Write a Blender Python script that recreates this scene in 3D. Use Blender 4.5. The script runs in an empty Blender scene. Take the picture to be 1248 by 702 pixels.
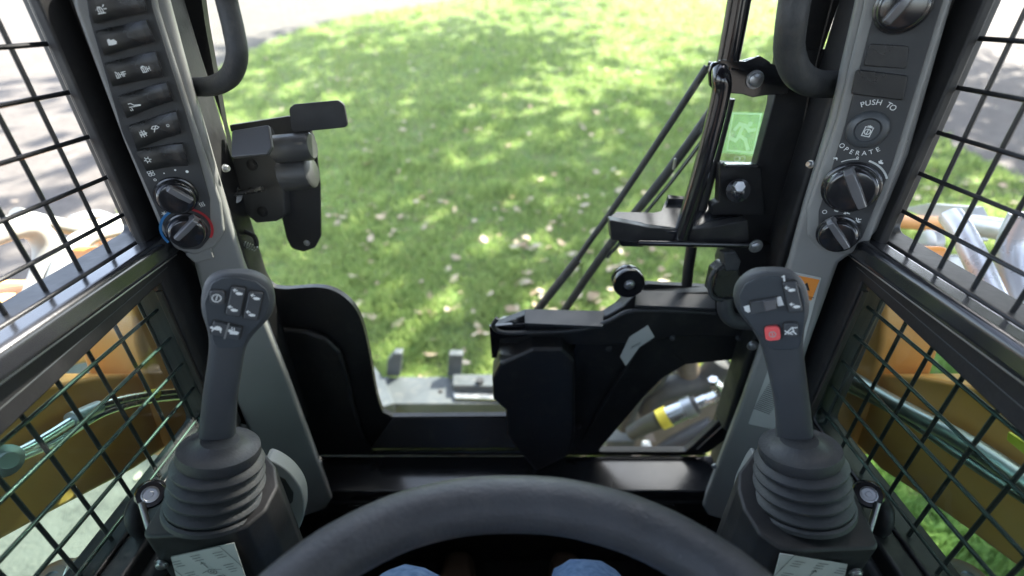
import bpy, bmesh, math, random
import numpy as np
from mathutils import Vector, Matrix, noise
from mathutils.geometry import delaunay_2d_cdt
random.seed(7); rng = np.random.default_rng(7)
rad = math.radians
# ------------------------------------------------------------------ camera, world, sun, exposure
SC = bpy.context.scene
H = 1.85                                   # eye height of the seated operator above the ground
F = 577.0; PITCH = rad(30.6)
cam = bpy.data.cameras.new("camera"); camo = bpy.data.objects.new("camera", cam)
SC.collection.objects.link(camo); SC.camera = camo
cam.lens = 36.0 * F / 1248; cam.clip_start = 0.02; cam.clip_end = 2000
camo.location = (0, 0, H); camo.rotation_euler = (rad(90) - PITCH, 0, 0)
cam.dof.use_dof = True; cam.dof.focus_distance = 0.61; cam.dof.aperture_fstop = 2.0; cam.dof.aperture_blades = 7
SUN_DIR = Vector((0.62, 0.52, 0.95)).normalized()
W = bpy.data.worlds.new("World"); SC.world = W; W.use_nodes = True
nt = W.node_tree; bg = nt.nodes["Background"]; sky = nt.nodes.new("ShaderNodeTexSky")
sky.sky_type = 'NISHITA'; sky.sun_disc = False
sky.sun_elevation = math.asin(SUN_DIR.z); sky.sun_rotation = math.atan2(SUN_DIR.x, SUN_DIR.y)
sky.air_density = 0.9; sky.dust_density = 1.5; sky.ozone_density = 0.8
hs = nt.nodes.new('ShaderNodeHueSaturation'); hs.inputs['Saturation'].default_value = .65
nt.links.new(sky.outputs[0], hs.inputs['Color']); nt.links.new(hs.outputs[0], bg.inputs[0]); bg.inputs[1].default_value = 0.15
sl = bpy.data.lights.new("sun", 'SUN'); sl.energy = 4.2; sl.angle = rad(0.5); sl.color = (1, .95, .86)
so = bpy.data.objects.new("sun", sl); SC.collection.objects.link(so)
so.rotation_euler = SUN_DIR.to_track_quat('Z', 'Y').to_euler()
SC.view_settings.view_transform = 'Standard'; SC.view_settings.look = 'None'
SC.view_settings.exposure = 2.6; SC.view_settings.gamma = 1
SC.cycles.max_bounces = 8; SC.cycles.transparent_max_bounces = 16
SC.cycles.use_denoising = True
SC.cycles.sample_clamp_indirect = 6

# ------------------------------------------------------------------ geometry helpers (space relative to the eye; H is added when linking)
CP, SP = math.cos(PITCH), math.sin(PITCH)
def ray(px, py):
    v = 351 - py
    return Vector((px - 624, F * CP + v * SP, v * CP - F * SP))
def PY(px, py, Y): d = ray(px, py); return d * (Y / d.y)
def PX(px, py, X): d = ray(px, py); return d * (X / d.x)
def PZ(px, py, Z): d = ray(px, py); return d * (Z / d.z)
def pxsize(p): return (p.y * CP - p.z * SP) / F      # metres per picture unit at this point
class PL:
    def __init__(s, p, n, up=(0, 0, 1)):
        s.p = Vector(p); s.n = Vector(n).normalized(); up = Vector(up)
        s.v = (up - s.n * up.dot(s.n)).normalized(); s.u = s.v.cross(s.n).normalized()
    def at(s, px, py, off=0.0):
        d = ray(px, py); q = s.p + s.n * off
        return d * (q.dot(s.n) / d.dot(s.n))
    def loc(s, px, py):
        q = s.at(px, py) - s.p; return (q.dot(s.u), q.dot(s.v))
    def pt(s, a, b, off=0.0): return s.p + s.u * a + s.v * b + s.n * off

def prop(o, label=None, cat=None, group=None, kind=None):
    for k, v in (("label", label), ("category", cat), ("group", group), ("kind", kind)):
        if v: o[k] = v
    return o
def wloc(o):
    p = Vector((0, 0, 0))
    while o: p = p + o.location; o = o.parent
    return p
def thing(name, label, cat, loc=(0, 0, 0), group=None):
    o = bpy.data.objects.new(name, None); SC.collection.objects.link(o)
    o.empty_display_size = 0.05
    o.location = Vector(loc) + Vector((0, 0, H)); return prop(o, label, cat, group)
def link(name, me, mats, parent=None, smooth=True, bevel=0, segs=2, origin=None, subsurf=0):
    c = Vector((0, 0, 0))
    if origin is None:
        n = len(me.vertices)
        if n:
            co = np.empty(n * 3, 'f'); me.vertices.foreach_get('co', co); co = co.reshape(-1, 3)
            c = Vector([float(a) for a in (co.min(0) + co.max(0)) / 2])
    else: c = Vector(origin)
    me.transform(Matrix.Translation(-c))
    for m in (mats if isinstance(mats, (list, tuple)) else [mats]): me.materials.append(m)
    if smooth: me.polygons.foreach_set('use_smooth', [True] * len(me.polygons))
    o = bpy.data.objects.new(name, me); SC.collection.objects.link(o)
    o.location = c + Vector((0, 0, H))
    if parent is not None:
        o.parent = parent; o.location = o.location - wloc(parent)
    if bevel:
        b = o.modifiers.new("bevel", 'BEVEL'); b.width = bevel; b.segments = segs; b.limit_method = 'ANGLE'
        b.angle_limit = rad(35); b.harden_normals = True; b.use_clamp_overlap = True
    elif smooth: me.set_sharp_from_angle(angle=rad(45))
    if subsurf:
        s = o.modifiers.new("sub", 'SUBSURF'); s.levels = s.render_levels = subsurf
    return o
def mesh(verts, faces):
    me = bpy.data.meshes.new("m"); me.from_pydata([tuple(v) for v in verts], [], faces)
    me.validate(); me.update(); return me
def fillet(P, r, seg=5):
    out = []; n = len(P)
    for i in range(n):
        a, b, c = Vector(P[i - 1]), Vector(P[i]), Vector(P[(i + 1) % n])
        rr = r[i] if isinstance(r, (list, tuple)) else r
        d1, d2 = a - b, c - b
        if rr <= 0 or d1.length < 1e-9 or d2.length < 1e-9: out.append(tuple(b)); continue
        e1, e2 = d1.normalized(), d2.normalized()
        ang = math.acos(max(-1, min(1, e1.dot(e2))))
        if ang > rad(172): out.append(tuple(b)); continue
        t = min(rr / math.tan(ang / 2), d1.length * .48, d2.length * .48)
        p0, p2 = b + e1 * t, b + e2 * t
        for k in range(seg + 1):
            s = k / seg; out.append(tuple(p0 * (1 - s) ** 2 + b * (2 * s * (1 - s)) + p2 * s * s))
    return out
def spline(P, seg=5, closed=False):
    P = [Vector(p) for p in P]; n = len(P); out = []
    rngi = range(n) if closed else range(n - 1)
    for i in rngi:
        if closed: p0, p1, p2, p3 = P[i - 1], P[i], P[(i + 1) % n], P[(i + 2) % n]
        else: p0, p1, p2, p3 = P[max(i - 1, 0)], P[i], P[i + 1], P[min(i + 2, n - 1)]
        for k in range(seg):
            t = k / seg
            out.append(.5 * ((2 * p1) + (p2 - p0) * t + (2 * p0 - 5 * p1 + 4 * p2 - p3) * t * t + (3 * p1 - p0 - 3 * p2 + p3) * t ** 3))
    if not closed: out.append(P[-1])
    return out
def prism_mesh(pl, outline, holes, off, thick, direction=None):
    """outline/holes: lists of local (a,b); front at off, extruded away"""
    loops = [outline] + list(holes)
    d = Vector(direction) * thick if direction is not None else pl.n * -thick
    area = sum(outline[i - 1][0] * outline[i][1] - outline[i][0] * outline[i - 1][1] for i in range(len(outline)))
    if area < 0: loops[0] = outline[::-1]
    fr = []; idx = []
    for L in loops:
        idx.append(list(range(len(fr), len(fr) + len(L)))); fr += [pl.pt(a, b, off) for a, b in L]
    n = len(fr); verts = fr + [p + d for p in fr]; faces = []
    if holes:
        flat = [p for L in loops for p in L]
        es = [(I[i - 1], I[i]) for I in idx for i in range(len(I))]
        ov, _, of, orig, _, _ = delaunay_2d_cdt([Vector(p) for p in flat], es, [], 0, 1e-7)
        def odd(x, y):
            r_ = False
            for L in loops:
                for (x1, y1), (x2, y2) in zip(L[-1:] + L[:-1], L):
                    if (y1 > y) != (y2 > y) and x < (x2 - x1) * (y - y1) / (y2 - y1) + x1: r_ = not r_
            return r_
        tris = []
        for f_ in of:
            if any(not orig[i] for i in f_): continue
            if odd(sum(ov[i].x for i in f_) / 3, sum(ov[i].y for i in f_) / 3): tris.append([orig[i][0] for i in f_])
        for t in tris:
            a, b, c = [flat[i] for i in t]
            s = (b[0] - a[0]) * (c[1] - a[1]) - (b[1] - a[1]) * (c[0] - a[0])
            if abs(s) < 1e-12: continue
            t = list(t) if s > 0 else list(t)[::-1]
            faces.append(t); faces.append([i + n for i in t[::-1]])
    else:
        faces.append(idx[0]); faces.append([i + n for i in idx[0][::-1]])
    for k, I in enumerate(idx):
        L = loops[k]; m = len(I)
        ar = sum(L[i - 1][0] * L[i][1] - L[i][0] * L[i - 1][1] for i in range(m))
        for i in range(m):
            a, b = I[i], I[(i + 1) % m]
            f = [b, a, a + n, b + n] if (ar > 0) else [a, b, b + n, a + n]
            if k > 0: f = f[:]
            faces.append(f)
    me = mesh(verts, faces)
    bm = bmesh.new(); bm.from_mesh(me); bmesh.ops.recalc_face_normals(bm, faces=bm.faces); bm.to_mesh(me); bm.free()
    return me
def plate(name, m, parent, pl, out_px, holes_px=(), off=0.0, thick=.004, r=0, bevel=.0008, direction=None, segs=2, local=False, smooth_outline=False, hole_r=0):
    conv = (lambda L: [tuple(p) for p in L]) if local else (lambda L: [pl.loc(*p) for p in L])
    o = conv(out_px)
    if smooth_outline: o = [tuple(p) for p in spline(o, 4, True)]
    elif r: o = fillet(o, r)
    hs = []
    for h in holes_px:
        h = conv(h); hs.append(fillet(h, hole_r) if hole_r else h)
    return link(name, prism_mesh(pl, o, hs, off, thick, direction), m, parent, bevel=bevel, segs=segs)
def box(name, m, parent, c, d, bevel=.002, axes=None, segs=2):
    c = Vector(c); ax = axes or (Vector((1, 0, 0)), Vector((0, 1, 0)), Vector((0, 0, 1)))
    V = []
    for i in (-.5, .5):
        for j in (-.5, .5):
            for k in (-.5, .5): V.append(c + ax[0] * d[0] * i + ax[1] * d[1] * j + ax[2] * d[2] * k)
    Fc = [(0, 1, 3, 2), (4, 6, 7, 5), (0, 4, 5, 1), (2, 3, 7, 6), (0, 2, 6, 4), (1, 5, 7, 3)]
    me = mesh(V, Fc); bm = bmesh.new(); bm.from_mesh(me); bmesh.ops.recalc_face_normals(bm, faces=bm.faces); bm.to_mesh(me); bm.free()
    return link(name, me, m, parent, bevel=bevel, segs=segs)
def tube_mesh(P, r, n=12, seg=5, squash=None):
    if seg > 1:
        if not isinstance(r, (int, float)):
            rr = []
            for i in range(len(P) - 1):
                rr += [r[i] + (r[i + 1] - r[i]) * k / seg for k in range(seg)]
            r = rr + [r[-1]]
        P = spline(P, seg)
    P = [Vector(p) for p in P]
    V = []; Fc = []; prev = None
    for i, p in enumerate(P):
        t = (P[min(i + 1, len(P) - 1)] - P[max(i - 1, 0)]).normalized()
        if prev is None:
            a = Vector((0, 0, 1)) if abs(t.z) < .9 else Vector((1, 0, 0)); x = t.cross(a).normalized()
        else: x = (prev - t * prev.dot(t)).normalized()
        prev = x; y = t.cross(x)
        ri = r if isinstance(r, (int, float)) else r[i]
        for k in range(n):
            a = 2 * math.pi * k / n; V.append(p + (x * math.cos(a) + y * math.sin(a)) * ri)
    m = len(P)
    for i in range(m - 1):
        for k in range(n):
            Fc.append((i * n + k, i * n + (k + 1) % n, (i + 1) * n + (k + 1) % n, (i + 1) * n + k))
    Fc.append(tuple(range(n))[::-1]); Fc.append(tuple(range((m - 1) * n, m * n)))
    me = mesh(V, Fc); bm = bmesh.new(); bm.from_mesh(me); bmesh.ops.recalc_face_normals(bm, faces=bm.faces); bm.to_mesh(me); bm.free()
    return me
def tube(name, m, parent, P, r, n=12, seg=5): return link(name, tube_mesh(P, r, n, seg), m, parent)
def lathe(name, m, parent, o, axis, prof, n=28, bevel=0):
    o = Vector(o); ax = Vector(axis).normalized()
    a = Vector((0, 0, 1)) if abs(ax.z) < .9 else Vector((0, 1, 0)); x = ax.cross(a).normalized(); y = ax.cross(x)
    V = []; Fc = []
    for r, h in prof:
        for k in range(n):
            t = 2 * math.pi * k / n; V.append(o + ax * h + (x * math.cos(t) + y * math.sin(t)) * max(r, 1e-5))
    for i in range(len(prof) - 1):
        for k in range(n): Fc.append((i * n + k, i * n + (k + 1) % n, (i + 1) * n + (k + 1) % n, (i + 1) * n + k))
    Fc.append(tuple(range(n))[::-1]); Fc.append(tuple(range((len(prof) - 1) * n, len(prof) * n)))
    me = mesh(V, Fc); bm = bmesh.new(); bm.from_mesh(me); bmesh.ops.recalc_face_normals(bm, faces=bm.faces); bm.to_mesh(me); bm.free()
    return link(name, me, m, parent, bevel=bevel)
def bolt(name, m, parent, p, n, r=.006, h=.005):
    return lathe(name, m, parent, p, n, [(r * 1.35, -.001), (r * 1.35, .001), (r, .0012), (r, h * .8), (r * .8, h), (0, h)], 16)
def strokes(name, m, parent, pl, px, py, s, lines, w=.0009, off=.001, rot=0):
    """thin printed line art: lines in units of s (metres); ('dot',x,y,r) also allowed"""
    a0, b0 = pl.loc(px, py); V = []; Fc = []
    cr, sr = math.cos(rot), math.sin(rot)
    def q(x, y): return (a0 + (x * cr - y * sr) * s, b0 + (x * sr + y * cr) * s)
    def add(pts):
        i = len(V); V.extend(pl.pt(a, b, off) for a, b in pts); Fc.append(tuple(range(i, i + len(pts))))
    for L in lines:
        if L[0] == 'dot':
            _, x, y, r = L; c = q(x, y)
            add([(c[0] + math.cos(t * .7854) * r * s, c[1] + math.sin(t * .7854) * r * s) for t in range(8)]); continue
        if L[0] == 'fill':
            add([q(*p) for p in L[1:]]); continue
        if L[0] == 'circ':
            _, x, y, r = L; L = [(x + r * math.cos(t * .5236), y + r * math.sin(t * .5236)) for t in range(13)]
        Q = [Vector(q(*p)) for p in L]
        for a, b in zip(Q[:-1], Q[1:]):
            d = (b - a)
            if d.length < 1e-9: continue
            d = d.normalized() * w / 2; nn = Vector((-d.y, d.x))
            add([tuple(a - d - nn), tuple(b + d - nn), tuple(b + d + nn), tuple(a - d + nn)])
    me = bpy.data.meshes.new("m"); me.from_pydata([tuple(v) for v in V], [], Fc); me.update()
    return link(name, me, m, parent, smooth=False)
def text_arc(name, m, parent, pl, px, py, txt, size, radius, a0, a1, off=.0012, up=True):
    """letters spread on an arc from angle a0 to a1 (deg, local, 90 = top)"""
    ca, cb = pl.loc(px, py); V = []; Fc = []
    for i, ch in enumerate(txt):
        if ch == ' ': continue
        t = rad(a0 + (a1 - a0) * i / max(1, len(txt) - 1)) if radius else 0
        cu = bpy.data.curves.new("t", 'FONT'); cu.body = ch; cu.align_x = 'CENTER'; cu.align_y = 'CENTER'; cu.size = size
        ob = bpy.data.objects.new("t", cu); SC.collection.objects.link(ob)
        bpy.context.view_layer.update()
        me = bpy.data.meshes.new_from_object(ob.evaluated_get(bpy.context.evaluated_depsgraph_get()))
        if radius:
            x, y = ca + radius * math.cos(t), cb + radius * math.sin(t); rt = t - math.pi / 2 if up else t + math.pi / 2
        else: x, y, rt = ca + (i - (len(txt) - 1) / 2) * size * .62, cb, 0
        k = len(V); c_, s_ = math.cos(rt), math.sin(rt)
        V += [pl.pt(x + v.co.x * c_ - v.co.y * s_, y + v.co.x * s_ + v.co.y * c_, off) for v in me.vertices]
        Fc += [tuple(j + k for j in p.vertices) for p in me.polygons]
        bpy.data.objects.remove(ob); bpy.data.curves.remove(cu); bpy.data.meshes.remove(me)
    return link(name, mesh(V, Fc), m, parent, smooth=False)

# ------------------------------------------------------------------ materials
def mat(name, col, rough=.5, metal=0, var=.15, vscale=8, bump=0, bscale=200, coat=0, spec=.5, rvar=.1, col2=None, dust=0):
    m = bpy.data.materials.new(name); m.use_nodes = True; t = m.node_tree; N = t.nodes; L = t.links
    b = N["Principled BSDF"]; b.inputs["Metallic"].default_value = metal
    b.inputs["Specular IOR Level"].default_value = spec; b.inputs["Coat Weight"].default_value = coat
    b.inputs["Coat Roughness"].default_value = .15
    tc = N.new("ShaderNodeTexCoord"); no = N.new("ShaderNodeTexNoise"); no.inputs["Scale"].default_value = vscale; no.inputs["Detail"].default_value = 6
    L.new(tc.outputs["Object"], no.inputs["Vector"])
    mx = N.new("ShaderNodeMix"); mx.data_type = 'RGBA'
    c2 = col2 or tuple(min(1, c * (1 + var * 2)) for c in col); c1 = col if col2 else tuple(c * (1 - var) for c in col)
    mx.inputs[6].default_value = (*c1, 1); mx.inputs[7].default_value = (*c2, 1)
    ra = N.new("ShaderNodeMapRange"); ra.inputs[1].default_value = .3; ra.inputs[2].default_value = .7
    L.new(no.outputs[0], ra.inputs[0]); L.new(ra.outputs[0], mx.inputs[0])
    out = mx.outputs[2]
    if dust:
        n2 = N.new("ShaderNodeTexNoise"); n2.inputs["Scale"].default_value = 35; n2.inputs["Detail"].default_value = 8; n2.inputs["Roughness"].default_value = .7
        L.new(tc.outputs["Object"], n2.inputs["Vector"])
        r2 = N.new("ShaderNodeMapRange"); r2.inputs[1].default_value = .52; r2.inputs[2].default_value = .8; r2.inputs[4].default_value = dust
        L.new(n2.outputs[0], r2.inputs[0])
        m2 = N.new("ShaderNodeMix"); m2.data_type = 'RGBA'; L.new(r2.outputs[0], m2.inputs[0]); L.new(out, m2.inputs[6])
        m2.inputs[7].default_value = (.28, .25, .2, 1); out = m2.outputs[2]
    L.new(out, b.inputs["Base Color"])
    rr = N.new("ShaderNodeMapRange"); rr.inputs[1].default_value = .3; rr.inputs[2].default_value = .7
    rr.inputs[3].default_value = max(.02, rough - rvar); rr.inputs[4].default_value = min(1, rough + rvar)
    n3 = N.new("ShaderNodeTexNoise"); n3.inputs["Scale"].default_value = vscale * 4; n3.inputs["Detail"].default_value = 5
    L.new(tc.outputs["Object"], n3.inputs["Vector"]); L.new(n3.outputs[0], rr.inputs[0]); L.new(rr.outputs[0], b.inputs["Roughness"])
    if bump:
        nb = N.new("ShaderNodeTexNoise"); nb.inputs["Scale"].default_value = bscale; nb.inputs["Detail"].default_value = 3
        bu = N.new("ShaderNodeBump"); bu.inputs["Strength"].default_value = bump; bu.inputs["Distance"].default_value = .001
        L.new(tc.outputs["Object"], nb.inputs["Vector"]); L.new(nb.outputs[0], bu.inputs["Height"]); L.new(bu.outputs[0], b.inputs["Normal"])
    return m
M = {}
M['black'] = mat('black_paint', (.014, .014, .015), .42, coat=.08, bump=.25, bscale=90, dust=.09, rvar=.08)
M['latchm'] = mat('dark_grey_latch_plastic', (.045, .046, .047), .4, bump=.2, bscale=700)
M['blackm'] = mat('black_matt_paint', (.012, .012, .013), .55, bump=.2, bscale=300, dust=.05)
M['gloss'] = mat('black_gloss_paint', (.008, .008, .010), .14, coat=.8, rvar=.06)
M['rail'] = mat('black_rail_plastic', (.020, .021, .024), .2, coat=.8, rvar=.05, bump=.1, bscale=300)
M['ledge'] = mat('ledge_paint', (.03, .032, .036), .42, coat=.12)
M['post'] = mat('post_trim', (.035, .031, .027), .42, bump=.15, bscale=150)
M['column'] = mat('grey_column_plastic', (.23, .232, .222), .42, bump=.35, bscale=900, var=.06, dust=.05)
M['face'] = mat('black_panel_face', (.038, .040, .042), .6, bump=.35, bscale=900, dust=.04)
M['switch'] = mat('switch_plastic', (.012, .0125, .013), .3, bump=.25, bscale=1200, dust=.06)
M['knob'] = mat('knob_gloss_plastic', (.014, .014, .016), .16, coat=.6, rvar=.05)
M['pointer'] = mat('pointer_highlight_plastic', (.11, .11, .115), .2, coat=.5, rvar=.05)  # lighter than the knob: gloss highlights of the pointers put into the grey
M['stick'] = mat('joystick_plastic', (.05, .055, .06), .52, bump=.4, bscale=1100, var=.06, dust=.03)
M['stickface'] = mat('joystick_face_plastic', (.036, .044, .052), .5, bump=.4, bscale=1300, var=.05)
M['rimgrey'] = mat('joystick_rim_plastic', (.20, .205, .20), .5, bump=.3, bscale=1000)
M['button'] = mat('button_rubber', (.058, .064, .070), .36, bump=.2, bscale=900, var=.05)
M['red'] = mat('red_button_rubber', (.85, .12, .12), .4, var=.08)
M['rubber'] = mat('boot_rubber', (.036, .039, .042), .55, bump=.6, bscale=350, var=.12, dust=.14)
M['foam'] = mat('lap_bar_foam', (.045, .048, .052), .5, bump=.8, bscale=260, var=.15, vscale=14, dust=.10)
M['print'] = mat('white_print', (.8, .82, .8), .5, var=.03)
M['printb'] = mat('blue_print', (.05, .25, .55), .5, var=.03)
M['printr'] = mat('red_print', (.5, .04, .05), .5, var=.03)
M['ink'] = mat('black_ink', (.02, .02, .02), .6)
M['decal'] = mat('pale_decal', (.48, .49, .46), .55, var=.05, dust=.15)
M['orangedecal'] = mat('orange_decal', (.85, .30, .05), .5, var=.05)
M['chrome'] = mat('zinc_plated_steel', (.62, .63, .64), .22, 1, rvar=.1, bump=.1, bscale=60)
M['steel'] = mat('worn_steel', (.42, .43, .44), .38, 1, dust=.2)
M['gsteel'] = mat('grey_painted_steel', (.055, .064, .069), .5, var=.12, dust=.25, bump=.3, bscale=40)
M['wire'] = mat('black_coated_wire', (.010, .011, .012), .38, coat=.3)
M['arm'] = mat('orange_arm_paint', (.74, .29, .06), .4, col2=(.86, .40, .12), vscale=5, bump=.15, bscale=30, dust=.18)
M['armd'] = mat('orange_frame_paint', (.72, .36, .14), .5, vscale=6, dust=.2)
M['hose'] = mat('grey_hose_guard', (.36, .37, .34), .5, var=.12, dust=.3, bump=.3, bscale=80)
M['hosed'] = mat('dark_hydraulic_hose', (.03, .03, .033), .5, bump=.5, bscale=300, dust=.2)
M['brownm'] = mat('dusty_brown_machinery', (.11, .085, .065), .6, var=.35, dust=.3)
M['yellow'] = mat('yellow_band', (.75, .62, .05), .5)
M['silver'] = mat('silver_painted_tube', (.58, .60, .62), .3, .35, dust=.15, rvar=.08)
M['white'] = mat('pale_cast_metal', (.55, .57, .58), .4, .6, dust=.2)
M['track'] = mat('track_rubber', (.02, .02, .02), .8, dust=.4)
M['denim'] = mat('blue_denim', (.05, .11, .22), .85, col2=(.12, .20, .34), vscale=90, bump=.6, bscale=900)
M['skin'] = mat('skin', (.55, .33, .24), .5, var=.05)
M['shirt'] = mat('grey_cotton', (.18, .19, .2), .9, bump=.4, bscale=600)
M['hair'] = mat('brown_hair', (.05, .03, .02), .6)
M['boots'] = mat('brown_leather', (.08, .045, .025), .6, bump=.3)
M['seat'] = mat('black_seat_vinyl', (.02, .02, .022), .5, bump=.3)
M['floor'] = mat('brown_black_floor_mat', (.018, .014, .012), .75, bump=.5, bscale=120, dust=.1)
M['bark'] = mat('tree_bark', (.09, .065, .045), .9, bump=1, bscale=20, vscale=4)

def glass(name, tint, refl=.5, rough=.02, dust=.004):  # dust: pale smears that also lay a painted veil of haze over the view
    m = bpy.data.materials.new(name); m.use_nodes = True; t = m.node_tree; N = t.nodes; L = t.links
    for n in list(N): N.remove(n)
    o = N.new("ShaderNodeOutputMaterial"); tr = N.new("ShaderNodeBsdfTransparent"); gl = N.new("ShaderNodeBsdfGlossy")
    fr = N.new("ShaderNodeFresnel"); fr.inputs[0].default_value = 1.5; mx = N.new("ShaderNodeMixShader")
    ml = N.new("ShaderNodeMath"); ml.operation = 'MULTIPLY'; ml.inputs[1].default_value = refl
    tr.inputs[0].default_value = (*tint, 1); gl.inputs["Roughness"].default_value = rough
    ge = N.new("ShaderNodeNewGeometry"); iv = N.new("ShaderNodeMath"); iv.operation = 'SUBTRACT'; iv.inputs[0].default_value = 1; L.new(ge.outputs["Backfacing"], iv.inputs[1])
    m2 = N.new("ShaderNodeMath"); m2.operation = 'MULTIPLY'; L.new(ml.outputs[0], m2.inputs[0]); L.new(iv.outputs[0], m2.inputs[1])
    L.new(fr.outputs[0], ml.inputs[0]); L.new(m2.outputs[0], mx.inputs[0]); L.new(tr.outputs[0], mx.inputs[1]); L.new(gl.outputs[0], mx.inputs[2]); 
    tc = N.new("ShaderNodeTexCoord"); no = N.new("ShaderNodeTexNoise"); no.inputs["Scale"].default_value = 7; no.inputs["Detail"].default_value = 9; no.inputs["Roughness"].default_value = .65
    mr = N.new("ShaderNodeMapRange"); mr.inputs[1].default_value = .3; mr.inputs[2].default_value = .8; mr.inputs[3].default_value = dust * .4; mr.inputs[4].default_value = dust * 1.8
    tl = N.new("ShaderNodeBsdfTranslucent"); tl.inputs[0].default_value = (.8, .8, .76, 1); mz = N.new("ShaderNodeMixShader")
    L.new(tc.outputs["Object"], no.inputs["Vector"]); L.new(no.outputs[0], mr.inputs[0]); L.new(mr.outputs[0], mz.inputs[0])
    L.new(mx.outputs[0], mz.inputs[1]); L.new(tl.outputs[0], mz.inputs[2]); L.new(mz.outputs[0], o.inputs[0])
    return m
M['glass'] = glass('clear_window_glass', (.95, .97, .95), .8, dust=.006)
M['tint'] = glass('green_tinted_glass', (.74, .87, .82), 1.0)
def film(name, col, a):
    m = bpy.data.materials.new(name); m.use_nodes = True; t = m.node_tree; N = t.nodes
    for n in list(N): N.remove(n)
    o = N.new("ShaderNodeOutputMaterial"); tr = N.new("ShaderNodeBsdfTransparent"); tl = N.new("ShaderNodeBsdfTranslucent"); mx = N.new("ShaderNodeMixShader")
    mx.inputs[0].default_value = a; tl.inputs[0].default_value = (*col, 1)
    t.links.new(tr.outputs[0], mx.inputs[1]); t.links.new(tl.outputs[0], mx.inputs[2]); t.links.new(mx.outputs[0], o.inputs[0]); return m
M['filmg'] = film('green_safety_film', (.45, .85, .42), .20)
M['filmw'] = film('pale_safety_film', (.85, 1, .8), .28)

def leafmat(name, c1, c2, scale, transl=.35):
    m = bpy.data.materials.new(name); m.use_nodes = True; t = m.node_tree; N = t.nodes; L = t.links
    b = N["Principled BSDF"]; out = N["Material Output"]; b.inputs["Roughness"].default_value = .55
    g = N.new("ShaderNodeNewGeometry"); no = N.new("ShaderNodeTexNoise"); no.inputs["Scale"].default_value = scale; no.inputs["Detail"].default_value = 4
    L.new(g.outputs["Position"], no.inputs["Vector"])
    at = N.new("ShaderNodeAttribute"); at.attribute_name = "rnd"
    ad = N.new("ShaderNodeMath"); ad.operation = 'ADD'; L.new(no.outputs[0], ad.inputs[0]); L.new(at.outputs["Fac"], ad.inputs[1])
    mr = N.new("ShaderNodeMapRange"); mr.inputs[1].default_value = .35; mr.inputs[2].default_value = 1.5; L.new(ad.outputs[0], mr.inputs[0])
    cr = N.new("ShaderNodeValToRGB"); L.new(mr.outputs[0], cr.inputs[0])
    cr.color_ramp.elements[0].color = (*c1, 1); cr.color_ramp.elements[1].color = (*c2, 1)
    tl = N.new("ShaderNodeBsdfTranslucent"); L.new(cr.outputs[0], b.inputs["Base Color"]); L.new(cr.outputs[0], tl.inputs[0])
    mx = N.new("ShaderNodeMixShader"); mx.inputs[0].default_value = transl
    L.new(b.outputs[0], mx.inputs[1]); L.new(tl.outputs[0], mx.inputs[2]); L.new(mx.outputs[0], out.inputs[0])
    return m
M['grass'] = leafmat('grass_blades', (.21, .32, .085), (.46, .56, .19), .9, .42)
M['crown'] = leafmat('tree_foliage', (.035, .075, .02), (.08, .15, .035), 1.0)
M['litter'] = leafmat('fallen_leaf', (.28, .18, .09), (.60, .50, .38), 30, .15)

# ------------------------------------------------------------------ the ground
def sp_(x): return np.where(x > 20, x, np.log1p(np.exp(np.minimum(x, 20))))
def ground(x, y):
    x = np.asarray(x, float); y = np.asarray(y, float)
    base = .165 * (sp_((y - 2.2) * 1.6) / 1.6 - sp_((y - 60) * .2) / .2)
    return -H + base
def hit(px, py):
    d = ray(px, py).normalized(); t = .5
    while t < 400:
        p = d * t
        if p.z < float(ground(p.x, p.y)): return p
        t += .02 + t * .01
    return d * 400
def sheet(name, xs, ys, m, dz=0, keep=None, kind='structure'):
    X, Y = np.meshgrid(xs, ys); Z = ground(X, Y) + dz
    V = np.stack([X, Y, Z], -1).reshape(-1, 3); nx, ny = len(xs), len(ys); Fc = []
    for j in range(ny - 1):
        for i in range(nx - 1):
            Fc.append((j * nx + i, j * nx + i + 1, (j + 1) * nx + i + 1, (j + 1) * nx + i))
    o = link(name, mesh(V, Fc), m, origin=(0, 0, -H)); prop(o, kind=kind); return o
def gmat(name, cols, scales, bump=.5, rough=.9):
    m = bpy.data.materials.new(name); m.use_nodes = True; t = m.node_tree; N = t.nodes; L = t.links; b = N["Principled BSDF"]
    b.inputs["Roughness"].default_value = rough
    g = N.new("ShaderNodeNewGeometry"); prev = None
    for i, (c, s) in enumerate(zip(cols[1:], scales)):
        no = N.new("ShaderNodeTexNoise"); no.inputs["Scale"].default_value = s; no.inputs["Detail"].default_value = 7; no.inputs["Roughness"].default_value = .6
        L.new(g.outputs["Position"], no.inputs["Vector"])
        mr = N.new("ShaderNodeMapRange"); mr.inputs[1].default_value = .45; mr.inputs[2].default_value = .62; L.new(no.outputs[0], mr.inputs[0])
        mx = N.new("ShaderNodeMix"); mx.data_type = 'RGBA'; L.new(mr.outputs[0], mx.inputs[0])
        if prev is None: mx.inputs[6].default_value = (*cols[0], 1)
        else: L.new(prev, mx.inputs[6])
        mx.inputs[7].default_value = (*c, 1); prev = mx.outputs[2]
    L.new(prev, b.inputs["Base Color"])
    bu = N.new("ShaderNodeBump"); bu.inputs["Strength"].default_value = bump; bu.inputs["Distance"].default_value = .02
    L.new(no.outputs[0], bu.inputs["Height"]); L.new(bu.outputs[0], b.inputs["Normal"])
    return m
M['pave'] = gmat('pale_concrete', [(.105, .095, .085), (.145, .133, .118), (.075, .068, .06), (.13, .115, .10)], [1.2, 9, 60])
M['soil'] = gmat('lawn_base', [(.10, .18, .04), (.17, .26, .06), (.16, .15, .07)], [2.2, 14])
xs = np.concatenate([np.linspace(-300, -30, 10), np.linspace(-26, 26, 53), np.linspace(30, 300, 10)])
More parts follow.
